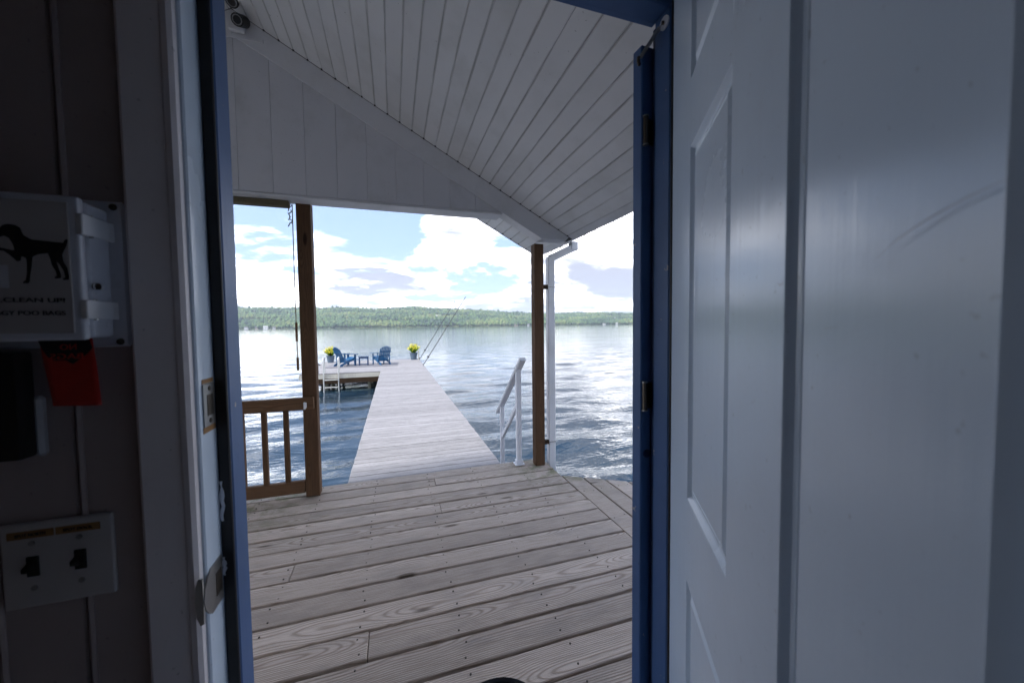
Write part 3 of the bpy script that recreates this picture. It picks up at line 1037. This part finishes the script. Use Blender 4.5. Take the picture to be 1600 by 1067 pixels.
# ceiling boards: first board edge at the eave
k = 0
for side in (1, -1):
    x = 1.486
    n = 0
    while x > RIDGE + .01:
        xa, xb = x - bw + .0005, x - .0005
        if xa < RIDGE:
            xa = RIDGE + .002
        xc = (xa + xb) / 2
        hw = (xb - xa) / 2 / math.cos(ang)
        # profile of a v-groove board in local (y across, z up) ; underside at z=0
        pr = [(-hw, .003), (-hw + .0035, 0), (hw - .0035, 0), (hw, .003), (hw, .012), (-hw, .012)]
        zc = roofz(xc)
        X = xc if side == 1 else 2 * RIDGE - xc
        vis = (side == 1) or x < 0.2
        for (ya, yb, nm) in ((.76, 2.998, 'ceiling_board'), (3.135, 3.83, 'overhang_board')):
            L = (yb - ya) / 2
            g = G().prism(pr, 'x', -L, L)
            me_o = g.build(nm, M['ceiling'], roof, local=True)
            me_o.location = Vector((X, (ya + yb) / 2, zc + rnd.uniform(-.0008, .0008))) - roof.location
            # local x -> world Y, local y -> across slope (downhill), local z -> up normal
            ex = Vector((0, 1, 0))
            ey = Vector((-math.cos(ang), 0, math.sin(ang))) if side == 1 else Vector((-math.cos(ang), 0, -math.sin(ang)))
            ez = ex.cross(ey)
            me_o.rotation_euler = Matrix((ex, ey, ez)).transposed().to_euler()
        x -= bw
        n += 1
# starter strip by the eave (smooth)
for (ya, yb) in ((.76, 2.998), (3.135, 3.83)):
    G().prism([(1.488, roofz(1.488) - .001), (1.545, roofz(1.545) - .001), (1.545, roofz(1.545) + .012), (1.488, roofz(1.488) + .012)], 'y', ya, yb).build('eave_strip', M['white'], roof)
# rafters' underside closed by roof sheathing and shingles
XL = 2 * RIDGE - 1.60
shell = [(1.547, roofz(1.547) + .014), (RIDGE, roofz(RIDGE) + .018), (XL, roofz(1.60) + .018), (XL, roofz(1.60) + .12), (RIDGE, roofz(RIDGE) + .15), (1.547, roofz(1.547) + .12)]
G().prism(shell, 'y', -2.6, 3.86).build('roof_deck', M['roofing'], roof)
# rake edge trim on the outer gable
G().prism([(1.56, roofz(1.56) - .004), (RIDGE, roofz(RIDGE) - .004), (RIDGE, roofz(RIDGE) + .16), (1.56, roofz(1.56) + .13)], 'y', 3.832, 3.858).build('rake_trim', M['white'], roof)
G().prism([(XL + .04, roofz(1.56) - .004), (RIDGE - .001, roofz(RIDGE) - .004), (RIDGE - .001, roofz(RIDGE) + .16), (XL + .04, roofz(1.56) + .13)], 'y', 3.832, 3.858).build('rake_trim', M['white'], roof)
# rake beam (inner trim board follows the ceiling line)
dzb = .172
xb_cut = 1.52 - (2.045 + dzb - 2.067) / SL
fr = [(RIDGE + .0, roofz(RIDGE) - .003), (1.50, roofz(1.50) - .003), (1.475, 2.045), (1.52 - (2.045 + dzb - 2.067) / SL, 2.045), (RIDGE, roofz(RIDGE) - dzb)]
G().prism(fr, 'y', 2.998, 3.13, .002).build('rake_beam', M['white'], roof)
fr2 = [(2 * RIDGE - a, b) for a, b in fr]
G().prism([(a - .001, b) for a, b in fr2], 'y', 2.998, 3.13, .002).build('rake_beam', M['white'], roof)
G().box(-1.25, -.80, 2.990, 2.997, 3.24, 3.262, .001).build('peak_batten', M['white'], roof)
# gable siding boards
xg = [-3.35 + .2055 * i + 0.0 for i in range(0, 25)]
off = (-0.777) - min(xg, key=lambda q: abs(q + .777))
xg = [q + off for q in xg]
zb = 2.243
for a, b in zip(xg[:-1], xg[1:]):
    a2, b2 = a + .0008, b - .0008
    if b2 < XL + .7 or a2 > .87:
        continue
    def top(x):
        xx = x if x > RIDGE else 2 * RIDGE - x
        return roofz(xx) - dzb + .03
    b2 = min(b2, .93)
    if a2 < RIDGE < b2:
        pl = [(a2, zb), (b2, zb), (b2, top(b2)), (RIDGE, top(RIDGE)), (a2, top(a2))]
    else:
        if min(top(a2), top(b2)) < zb + .002:
            continue
        pl = [(a2, zb), (b2, zb), (b2, top(b2)), (a2, top(a2))]
    G().prism(pl, 'y', 3.008, 3.024, .0008).build('siding_board', M['siding'], roof, centre=True)
# header block above the posts and its pale underside
G().prism([(XL + .8, 2.24), (.885, 2.24), (.885, 2.40), (-.9, 3.2), (-1.1, 3.2), (XL + .8, 2.42)], 'y', 3.026, 3.129).build('header_core', M['white'], roof)
G().box(XL + .8, .884, 3.0, 3.16, 2.222, 2.2385, .002).build('header_soffit', M['white'], roof)
# small black blocks standing in for shade where grooves meet the rake beam
nt = G()
x = 1.486
while x > RIDGE + .05:
    nt.box(x - .006, x + .006, 2.990, 2.9985, roofz(x) - .006, roofz(x) + .004)
    nt.box(x - .007, x + .007, 3.822, 3.8325, roofz(x) - .007, roofz(x) + .004)
    x -= bw
nt = nt.build('groove_end_shade', M['black'], roof)
nt['kind'] = 'stuff'

gt = thing('rain_gutter', (1.6, 2.2, 2.1), 'white gutter with mossy rim along the right-hand eave', 'gutter')
G().prism([(1.560, 2.105), (1.66, 2.105), (1.68, 2.14), (1.68, 2.175), (1.675, 2.175), (1.67, 2.143), (1.655, 2.112), (1.566, 2.112), (1.566, 2.17), (1.56, 2.17)], 'y', .2, 3.84).build('trough', M['white'], gt)
ms = G()
for i in range(120):
    yy = 3.3 - 2.2 * rnd.random() ** 2.2 + rnd.uniform(0, .5)
    rr_ = rnd.uniform(.002, .006)
    b2 = bmesh.new()
    bmesh.ops.create_icosphere(b2, subdivisions=1, radius=rr_)
    bmesh.ops.translate(b2, vec=(1.553 + rnd.uniform(-.006, .006), yy, 2.052 + rnd.uniform(-.004, .004)), verts=b2.verts)
    ms.merge(b2)
ms = ms.build('moss', M['moss'], gt)
ms['kind'] = 'stuff'
ds = thing('downspout', (1.42, 3.24, 0), 'white rectangular downspout with an elbow beside the right-hand porch post', 'downspout')
G().box(1.385, 1.452, 3.20, 3.262, -1.0, 1.935, .004).build('vertical_pipe', M['white'], ds, centre=True)
G().beam((1.42, 3.231, 1.925), (1.66, 3.231, 2.035), .058, .066, .004).build('elbow_pipe', M['white'], ds)
G().box(1.628, 1.698, 3.198, 3.264, 2.012, 2.09, .004).build('outlet', M['white'], ds, centre=True)
for zz_ in (1.655, .188):
    G().box(1.382, 1.455, 3.1965, 3.1995, zz_ - .004, zz_ + .004).build('strap', M['steel'], ds)
    G().box(1.31, 1.384, 3.20, 3.23, zz_ - .02, zz_ + .02, .002).build('standoff_block', M['joist'], ds, centre=True)

# roller blind and its cord
bl = thing('rolled_blind', (-1.3, 3.08, 2.2), 'rolled-up olive window blind under the header left of the left post', 'blind')
G().box(-2.5, -.70, 3.06, 3.115, 2.172, 2.217, .006).build('roll', M['blindm'], bl, centre=True)
G().box(-2.5, -.69, 3.05, 3.12, 2.2185, 2.2215).build('head_rail', M['white'], bl, centre=True)
cd = G()
cd.tube([(-.683, 3.09, 2.20), (-.686, 3.09, 1.6), (-.684, 3.09, 1.0)], .0035, 6)
cdo = thing('blind_pull_cord', (-.685, 3.09, 2.2), 'thin blind cord with dark weights hanging beside the left porch post', 'cord')
cd.build('cord', M['cord'], cdo)
G().tube([(-.685, 3.09, 1.34), (-.685, 3.09, 1.20)], .008, 8).build('cord_weight', M['rail'], cdo)
G().tube([(-.684, 3.09, 1.08), (-.684, 3.09, .985)], .0085, 8).build('cord_weight', M['rail'], cdo)
kn = G()
for i in range(7):
    zc = 2.20 - i * .022
    kn.tube([(-.70 + rnd.uniform(-.012, .012), 3.085, zc), (-.69 + rnd.uniform(-.015, .015), 3.075, zc - .012), (-.70 + rnd.uniform(-.014, .014), 3.085, zc - .03)], .004, 5)
kn.build('cord_knot', M['cord'], cdo)

# spotlights at the gable peak
sp = thing('twin_spotlight', (-.93, 2.95, 3.3), 'pair of black cylindrical spotlights with silver rims at the gable peak', 'spotlight')
G().box(-.99, -.90, 2.955, 2.99, 3.27, 3.33, .006).build('mount_box', M['white'], sp)
for (ax, az, bx, bz) in ((-.93, 3.375, -.925, 3.47), (-.905, 3.27, -.895, 3.315)):
    a = Vector((ax, 2.86, az)); b = Vector((bx, 2.93, bz))
    dd = (b - a).normalized()
    h = G().tube([a, b + dd * .02], .036, 14).build('lamp_head', M['black'], sp, smooth=True)
    e1 = dd.cross(Vector((0, 1, 0))).normalized(); e2 = dd.cross(e1)
    G().tube([a - dd * .001 + (e1 * math.cos(q * .449) + e2 * math.sin(q * .449)) * .026 for q in range(15)], .0035, 6).build('rim', M['steel'], h)
G().tube([(-.94, 2.96, 3.31), (-.92, 2.93, 3.36), (-.90, 2.92, 3.33)], .005, 6).build('wire', M['black'], sp)

# ============================================================ HOUSE WALL, ROOM
YI, YX = .655, .752       # interior and exterior faces
house = thing('boathouse_wall', (0, .7, 0), 'painted boathouse wall around the doorway, vertical beadboard inside', 'wall')
GT = lambda x: roofz(x) + .01 if x > RIDGE else roofz(2 * RIDGE - x) + .01
for x0, x1 in ((-3.4, -.297), (.632, 1.58)):
    for (a, b) in (((x0, RIDGE), (RIDGE, x1)) if x0 < RIDGE else ((x0, x1),)):
        G().prism([(a, 0.0), (b, 0.0), (b, GT(b)), (a, GT(a))], 'y', YI + .014, YX - .012).build('wall_core', M['room'], house)
G().prism([(-.2965, 2.047), (.6315, 2.047), (.6315, GT(.63)), (-.2965, GT(-.297))], 'y', YI + .014, YX - .012).build('wall_core', M['room'], house)
for k in range(22):
    b = -.416 + .0905 - k * .0905
    a = b - .0905
    if a < -1.9: break
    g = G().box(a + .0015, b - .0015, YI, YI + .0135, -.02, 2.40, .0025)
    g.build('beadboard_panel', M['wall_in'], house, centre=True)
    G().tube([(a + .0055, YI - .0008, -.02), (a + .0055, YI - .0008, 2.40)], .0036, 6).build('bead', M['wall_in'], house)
for k in range(9):
    a = .72 + k * .0905
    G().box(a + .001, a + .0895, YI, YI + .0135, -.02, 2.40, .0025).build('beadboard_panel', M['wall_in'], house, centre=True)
k = 0
x = .70
while x < 1.5:
    G().box(x + .002, x + .2, YX - .0115, YX, 0.0, GT(x + .2) - .02, .0015).build('siding_board', M['siding'], house, centre=True)
    x += .205
x = -.36
while x > -3.2:
    G().box(x - .2, x - .002, YX - .0115, YX, 0.0, min(GT(x - .2), GT(x)) - .02, .0015).build('siding_board', M['siding'], house, centre=True)
    x -= .205

room = thing('cabin_room', (0, -1, 0), 'dim interior room of the boathouse behind the doorway', None, structure=True)
G().box(-1.95, 1.6, -2.5, .76, -.12, -.022).build('floor', M['room'], room)
G().box(-1.95, 1.6, -2.5, .66, 2.401, 2.45).build('ceiling', M['room'], room)
G().box(-2.0, -1.951, -2.5, .66, -.1, 2.4).build('side_wall', M['room'], room)
G().box(1.601, 1.65, -2.5, .66, -.1, 2.4).build('side_wall', M['room'], room)
G().box(-2.0, 1.65, -2.56, -2.502, -.1, 2.4).build('back_wall', M['room'], room)

# door frame
df = thing('door_frame', (.17, .7, 0), 'door frame painted white inside and blue outside around the open doorway', 'door frame')
def casing(a, b, inner, nm='casing'):
    """interior casing from x=a to x=b, rounded at the inner edge"""
    sgn = 1 if inner > (a + b) / 2 else -1
    outer = a if sgn == 1 else b
    pr = [(outer, YI - .0005), (outer, YI - .014), (outer + sgn * .004, YI - .017), (inner - sgn * .016, YI - .013), (inner - sgn * .013, YI - .0155), (inner - sgn * .006, YI - .0165), (inner - sgn * .001, YI - .0125), (inner, YI - .006), (inner, YI - .0005)]
    G().prism(pr, 'z', -.02, 2.10).build(nm, M['trim_in'], df)
casing(-.342, -.279, -.279)
casing(.632, .70, .632)
G().box(-.342, .70, YI - .0165, YI - .0005, 2.101, 2.17, .002).build('casing', M['trim_in'], df)
# jamb boards (inner white part)
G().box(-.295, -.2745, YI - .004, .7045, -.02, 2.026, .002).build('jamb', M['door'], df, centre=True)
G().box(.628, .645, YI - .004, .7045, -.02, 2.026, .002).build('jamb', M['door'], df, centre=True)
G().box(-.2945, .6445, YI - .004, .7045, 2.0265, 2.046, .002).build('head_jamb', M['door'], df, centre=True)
# outer blue part of the jamb, with the stop
G().box(-.295, -.2565, .7065, .759, -.02, 2.044, .0025).build('blue_jamb', M['blue'], df, centre=True)
G().box(.6075, .645, .7065, .759, -.02, 2.044, .0025).build('blue_jamb', M['blue'], df, centre=True)
G().box(-.256, .607, .7065, .759, 2.008, 2.045, .0025).build('blue_head_jamb', M['blue'], df, centre=True)
# weatherstrip on the stop
ws = G()
ws.box(-.2738, -.2575, .7005, .7062, -.02, 2.02, .0015)
ws.build('weatherstrip', M['rubber'], df)
G().box(.609, .627, .7005, .7062, -.02, 2.02, .0015).build('weatherstrip', M['rubber'], df)
# exterior casing
G().box(-.345, -.262, .7595, .775, 0.003, 2.09, .002).build('outer_casing', M['blue'], df)
G().box(.6125, .69, .7595, .7725, 0.003, 2.005, .002).build('outer_casing', M['blue_shaded'], df)  # darker blue stands in for the shade beside the screen door
G().box(-.2615, .612, .7595, .775, 2.012, 2.09, .002).build('outer_casing', M['blue'], df)
G().box(-.25, .60, .66, .79, -.019, .004, .003).build('threshold', M['alum'], df)
# peeled paint flakes on the weatherstrip
for (z0, z1, xx) in ((.99, 1.055, -.2695), (.90, .93, -.2705)):
    n = 8
    L = [(xx - .0035 + .0022 * math.sin(i * 1.7 + z0 * 9), z0 + (z1 - z0) * i / n) for i in range(n + 1)]
    Rr = [(xx + -.001 + .0035 * math.sin(math.pi * (i + .2) / (n + .6)) + .0012 * math.cos(i * 2.3), z0 + (z1 - z0) * i / n) for i in range(n, -1, -1)]
    G().prism(L + Rr, 'y', .6992, .7003).build('paint_flake', M['plastic'], df)

# strike plates
st = G().box(-.2742, -.2722, .661, .697, 1.152, 1.217, .0006).build('strike_plate', M['steel'], df)
G().box(-.2722, -.2715, .671, .689, 1.168, 1.20).build('latch_hole', M['darksteel'], st)
for zz_ in (1.16, 1.209):
    G().tube([(-.2723, .679, zz_), (-.2712, .679, zz_)], .0035, 8).build('screw', M['darksteel'], st)
G().box(-.2744, -.2738, .66, .70, 1.1425, 1.1515).box(-.2744, -.2738, .662, .697, 1.2175, 1.224).build('bare_wood_notch', M['tape'], df)
pts = [(.6585, .868), (.695, .868), (.695, .938), (.6585, .938), (.648, .930), (.6385, .918), (.6345, .903), (.6385, .888), (.648, .876)]
st2 = G().prism(pts, 'x', -.2742, -.2722).build('strike_plate', M['steel'], df)
G().box(-.2722, -.2715, .672, .690, .885, .921).build('latch_hole', M['darksteel'], st2)
# lip wrapping the casing edge
G().prism([(-.2785, .938), (-.2735, .936), (-.2735, .870), (-.2785, .868), (-.2825, .88), (-.2840, .903), (-.2825, .926)], 'y', YI - .0205, YI - .0172).build('strike_lip', M['alum'], st2)

# ============================================================ WHITE PANEL DOOR (swung inward)
dv = Vector((-.5237, -.8519, 0))
door = thing('panel_door', (.605, .698, 0), 'white six-panel door swung inward, filling the right side of the view', 'door', rotz=math.atan2(dv.y, dv.x))
T0, T1 = .022, .868
zs = [.012, .25, .825, .98, 1.61, 1.726, 1.905, 2.018]
cols = [(.190, .409), (.550, .748)]
TH = .044
def dbox(nm, x0, x1, z0, z1):
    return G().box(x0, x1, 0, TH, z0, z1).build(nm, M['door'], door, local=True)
dbox('stile', T0, cols[0][0], zs[0], zs[-1])
dbox('mullion', cols[0][1], cols[1][0], zs[0], zs[-1])
dbox('stile', cols[1][1], T1, zs[0], zs[-1])
for (x0, x1) in cols:
    for (z0, z1) in ((zs[0], zs[1]), (zs[2], zs[3]), (zs[4], zs[5]), (zs[6], zs[7])):
        dbox('rail', x0, x1, z0, z1)
    for (z0, z1) in ((zs[1], zs[2]), (zs[3], zs[4]), (zs[5], zs[6])):
        prof = [(0.0, 0.0), (.0012, .0012), (.003, .0035), (.006, .0068), (.010, .0078), (.014, .0070), (.024, .0022), (.0255, .0030)]
        b2 = bmesh.new()
        rings = []
        for ins, dep in prof:
            rings.append([b2.verts.new(q) for q in ((x0 + ins, dep, z0 + ins), (x1 - ins, dep, z0 + ins), (x1 - ins, dep, z1 - ins), (x0 + ins, dep, z1 - ins))])
        for i in range(len(rings) - 1):
            for q in range(4):
                b2.faces.new((rings[i][q], rings[i][(q + 1) % 4], rings[i + 1][(q + 1) % 4], rings[i + 1][q]))
        b2.faces.new(rings[-1])
        back = [b2.verts.new(q) for q in ((x0, TH, z0), (x1, TH, z0), (x1, TH, z1), (x0, TH, z1))]
        b2.faces.new(back[::-1])
        g = G()
        g.b.free()
        g.b = b2
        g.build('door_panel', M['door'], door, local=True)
# scuffs and scratches: thin marks on the paint
sc_ = plain('grey_scuff', (0.48, 0.50, 0.54), .6)
def scuff(pts, wd, nm='scuff_mark'):
    b2 = bmesh.new()
    vs = []
    for i, (x, z) in enumerate(pts):
        a = i / (len(pts) - 1)
        ww = wd * math.sin(math.pi * min(max(a, .06), .94))
        vs.append((b2.verts.new((x, -.0003, z - ww)), b2.verts.new((x, -.0003, z + ww))))
    for i in range(len(vs) - 1):
        b2.faces.new((vs[i][0], vs[i + 1][0], vs[i + 1][1], vs[i][1]))
    g = G(); g.b.free(); g.b = b2
    g.build(nm, sc_, door, local=True)
scuff([(.655, 1.333), (.672, 1.342), (.69, 1.3475), (.712, 1.352), (.729, 1.3535)], .0004)
scuff([(.488, 1.50), (.497, 1.515), (.508, 1.532)], .0005)
scuff([(.536, 1.335), (.542, 1.332), (.550, 1.334)], .0005)
scuff([(.40, .955), (.41, .945), (.418, .925)], .0006)
scuff([(.61, 1.295), (.625, 1.2965)], .0006)
scuff([(.585, 1.08), (.60, 1.07)], .0006)
kb = G().lathe([(.028, 0), (.030, .006), (.012, .012), (.012, .03), (.026, .04), (.028, .052), (.018, .064)], (0, 0, 0), 20)
kb.xf(Matrix.Translation((.80, -.001, .93)) @ Matrix.Rotation(R(90), 4, 'X')).build('door_knob', M['steel'], door, smooth=True, local=True)

# ============================================================ BLUE SCREEN DOOR folded back outside
sd = thing('screen_door', (.586, .778, 0), 'blue wooden screen door folded back outside the right door jamb', 'door', rotz=R(3))
def sbox(nm, x0, x1, z0, z1, mt=None, y0=0, y1=.033, bev=.0025):
    return G().box(x0, x1, y0, y1, z0, z1, bev).build(nm, mt or M['blue'], sd, local=True)
s1 = sbox('stile', 0, .095, .012, 1.972)
sbox('stile', .735, .83, .012, 1.972)
for z0, z1 in ((.012, .20), (.95, 1.05), (1.87, 1.972)):
    sbox('rail', .0955, .7345, z0, z1)
mesh_m = plain('grey_insect_screen', (.05, .05, .055), .7, nscale=200)
sbox('screen', .0955, .7345, .2005, .9495, mesh_m, .015, .017, 0)
sbox('screen', .0955, .7345, 1.0505, 1.8695, mesh_m, .015, .017, 0)
for (z0, z1) in ((1.735, 1.80), (1.085, 1.153), (.22, .29)):
    h = G().tube([(.008, -.006, z0), (.008, -.006, z1)], .0062, 12).build('hinge', M['darksteel'], sd, smooth=True, local=True)
    G().box(.012, .034, -.003, -.0005, z0 + .002, z1 - .002).build('hinge_leaf', M['darksteel'], h, local=True)
    for q in (z0 - .003, z1):
        G().tube([(.008, -.006, q), (.008, -.006, q + .003)], .0075, 12).build('pin_cap', M['steel'], h, local=True)
G().tube([(.018, -.0035, .972), (.018, -.0005, .972)], .011, 12).build('screw_cap', M['blue_shaded'], sd, local=True)

# closing spring between jamb and screen door
spg = thing('door_spring', (.602, .725, 1.985), 'coiled steel closing spring hooked on a round plate at the top right jamb corner', 'spring')
A, Bp = Vector((.6025, .728, 1.985)), Vector((.5775, .779, 1.932))
pts = []
dd = Bp - A
u1 = dd.cross(Vector((1, 0, 0))).normalized()
u2 = dd.cross(u1).normalized()
NT_ = 24
for i in range(NT_ * 8 + 1):
    a = i / 8 * 2 * math.pi
    pts.append(A + dd * (.1 + .8 * i / (NT_ * 8)) + (u1 * math.cos(a) + u2 * math.sin(a)) * .0042)
G().tube([A, A + dd * .1] + pts + [A + dd * .9, Bp], .0011, 5).build('coil', M['steel'], spg, smooth=True)
G().tube([(.6074, .724, 1.985), (.6045, .724, 1.985)], .0145, 18).build('round_plate', M['railwhite'], spg)
G().tube([(.6045, .724, 1.985), (.600, .726, 1.985)], .004, 10).build('screw', M['darksteel'], spg)
G().tube([(.5840, .785, 1.927), (.577, .779, 1.932), (.577, .778, 1.94)], .004, 8).build('hook', M['darksteel'], spg)

# ============================================================ BAG DISPENSER BOX
bb = thing('bag_dispenser_box', (-.45, .63, 1.38), 'pale grey plastic bag box with a black dog silhouette left of the door', 'dispenser box')
G().box(-.60, -.3475, YI - .007, YI - .001, 1.277, 1.474, .0028).build('mounting_flange', M['plastic'], bb)
G().prism([(-.62, YI - .0072), (-.3635, YI - .0072), (-.3655, .6125), (-.62, .6125)], 'z', 1.291, 1.461, .003).build('box_body', M['plastic'], bb, smooth=True)
G().box(-.62, -.3665, .6015, .6122, 1.288, 1.465, .0045, 3).build('box_lid', M['plastic'], bb, smooth=True)
G().box(-.60, -.375, .5993, .6014, 1.297, 1.456, .0008).build('front_label', M['plate'], bb)
for (z0, z1) in ((1.418, 1.444), (1.314, 1.338)):
    h = G().prism([(-.3700, .6005), (-.3615, .5985), (-.3605, .612), (-.3598, .640), (-.3570, .6475), (-.3625, .6475), (-.3643, .613), (-.3665, .6085)], 'z', z0, z1, .0012).build('latch', M['railwhite'], bb, smooth=True)
    G().tube([(-.3628, .6145, z0 - .001), (-.3628, .6145, z1 + .001)], .0022, 8).build('latch_pin', M['steel'], h)
G().box(-.3645, -.3605, .612, .630, 1.352, 1.360, .002).build('lock_tab', M['railwhite'], bb)
G().tube([(-.3645, .617, 1.356), (-.3595, .617, 1.356)], .0042, 10).build('lock_screw', M['darksteel'], bb)
for zz_ in (1.466, 1.284):
    G().lathe([(.0045, 0), (.004, .002), (.002, .0035)], (0, 0, 0), 12).xf(Matrix.Translation((-.358, YI - .0072, zz_)) @ Matrix.Rotation(R(90), 4, 'X')).build('mounting_screw', M['darksteel'], bb, smooth=True)
DOG = [(-0.4455,1.4105),(-0.4440,1.4140),(-0.4395, 1.4164), (-0.4365, 1.4198), (-0.4335, 1.4243), (-0.4286, 1.426), (-0.4223, 1.4251), (-0.4185, 1.4222), (-0.4171, 1.4169), (-0.4158, 1.4136), (-0.4089, 1.4089), (-0.3944, 1.4078), (-0.3856, 1.4069), (-0.3804, 1.4066), (-0.3791, 1.4096), (-0.3779, 1.4111), (-0.3761, 1.4108), (-0.377, 1.4058), (-0.3787, 1.4008), (-0.3801, 1.3978), (-0.3822, 1.3918), (-0.3815, 1.384), (-0.3781, 1.3763), (-0.3771, 1.3664), (-0.3776, 1.3621), (-0.3826, 1.3616), (-0.383, 1.3633), (-0.3805, 1.3648), (-0.3813, 1.3722), (-0.3847, 1.38), (-0.3882, 1.3847), (-0.3867, 1.3779), (-0.3845, 1.3682), (-0.385, 1.3639), (-0.39, 1.3633), (-0.3904, 1.3649), (-0.3879, 1.3661), (-0.3888, 1.372), (-0.3921, 1.3797), (-0.3932, 1.3874), (-0.3951, 1.3936), (-0.404, 1.3918), (-0.4092, 1.3887), (-0.4105, 1.3771), (-0.4125, 1.3654), (-0.4131, 1.3596), (-0.4144, 1.3569), (-0.419, 1.3568), (-0.4186, 1.3591), (-0.4164, 1.3605), (-0.4149, 1.3692), (-0.4144, 1.3788), (-0.4146, 1.3865), (-0.4171, 1.3883), (-0.4192, 1.3882), (-0.4199, 1.3834), (-0.4231, 1.3827), (-0.4264, 1.3869), (-0.4297, 1.3906), (-0.4337, 1.3942), (-0.4378, 1.3949), (-0.4406, 1.3944), (-0.4419, 1.3957), (-0.4416, 1.3976), (-0.4377, 1.3983), (-0.4322, 1.3971), (-0.4267, 1.3955), (-0.4245, 1.3956), (-0.4252, 1.4013), (-0.4268, 1.4059), (-0.4287, 1.4096), (-0.4328, 1.4122), (-0.437, 1.4104), (-.4415, 1.4092)]
G().prism(DOG, 'y', .5987, .5992).build('dog_silhouette', M['ink'], bb)
text_obj('lettering', 'PLEASE...CLEAN UP!', .0075, bb, (-.3822, .5988, 1.3345), width=.098)
text_obj('lettering', 'DOGGY POO BAGS', .0075, bb, (-.3822, .5988, 1.3190), width=.078)
G().box(-.448, -.4315, .5989, .5992, 1.351, 1.378).build('instruction_panel', M['plastic'], bb)

# red bag pulled out of the box
b2 = bmesh.new()
n = 12
rows = []
for i in range(n + 1):
    a = i / n
    z = 1.291 - a * .087 + 0.0
    xl = -.428 + .0115 * a ** 1.3
    xr = -.376 + .0110 * a ** 1.2 + .002 * math.sin(a * 3)
    rows.append([b2.verts.new((xl + (xr - xl) * q / 8, .628 + .0035 * math.sin(q / 8 * 3.0 + a * 2) - .006 * a, z - .0015 * (q / 8))) for q in range(9)])
for i in range(n):
    for q in range(8):
        b2.faces.new((rows[i][q], rows[i][q + 1], rows[i + 1][q + 1], rows[i + 1][q]))
g = G(); g.b.free(); g.b = b2
rb = thing('red_waste_bag', (-.40, .628, 1.29), 'red plastic bag hanging out under the dispenser box', 'bag')
bag = g.build('bag_sheet', M['bag'], rb, smooth=True)
md = bag.modifiers.new('thickness', 'SOLIDIFY')
md.thickness = .0004
G().prism([(-.427, 1.290), (-.377, 1.290), (-.374, 1.277), (-.379, 1.270), (-.388, 1.262), (-.394, 1.257), (-.401, 1.262), (-.412, 1.262), (-.418, 1.267), (-.4225, 1.276)], 'y', .6235, .6239).build('black_print', M['ink'], rb)
text_obj('lettering', 'BAGS', .0105, rb, (-.3995, .6232, 1.2635), width=.032, align='c', mirror=True, material=M['bag'])
text_obj('lettering', 'NO', .0105, rb, (-.3975, .6232, 1.2755), width=.016, align='c', mirror=True, material=M['bag'])

# black holder at the far left edge
bh = thing('wall_flashlight', (-.47, .63, 1.2), 'black object in a clear wall holder at the far left below the bag box', 'flashlight')
G().box(-.53, -.4455, .618, .645, 1.138, 1.275, .006, 2).build('body', M['black'], bh, smooth=True)
G().box(-.535, -.4400, .6405, .6535, 1.136, 1.215, .004).build('clear_holder', M['clear'], bh)

# ============================================================ LIGHT SWITCH
sw = thing('light_switch', (-.436, .65, .99), 'two-gang white light switch plate with black toggles and amber labels, left of the door', 'light switch')
G().box(-.4935, -.3785, YI - .0075, YI - .0005, .9335, 1.0475, .0035, 3).build('cover_plate', M['plate'], sw, smooth=True)
for i, (xx, lab) in enumerate(((-.462, 'SPOT NORTH'), (-.414, 'SPOT DOCK'))):
    G().box(xx - .006, xx + .0065, YI - .0095, YI - .0073, .976, 1.003, .0006).build('toggle_slot', M['black'], sw)
    G().prism([(YI - .0095, .984), (YI - .0095, .996), (YI - .019, .992), (YI - .019, .986)], 'x', xx - .005, xx + .003, .0008).build('toggle', M['black'], sw)
    for zz_ in (.960, 1.0205):
        G().tube([(xx, YI - .0074, zz_), (xx, YI - .0088, zz_)], .0034, 10).build('screw', M['steel'], sw)
    o = G().box(xx - .0235, xx + .0225, YI - .0083, YI - .0074, 1.0275, 1.0375).build('label_strip', M['tape'], sw)
    text_obj('lettering', lab, .0058, o, (xx - .0005, YI - .0087, 1.0305), width=.030, align='c')

# ============================================================ black bowl at the bottom edge
bk = thing('rubber_bowl', (.27, 1.0, 0), 'round black rubber bowl on the deck at the bottom edge', 'bowl')
G().lathe([(.10, .002), (.13, .06), (.145, .118), (.15, .122), (.147, .126), (.138, .12), (.12, .05), (.09, .02)], (.275, 1.003, 0), 40).build('bowl_wall', M['rubber'], bk, smooth=True)
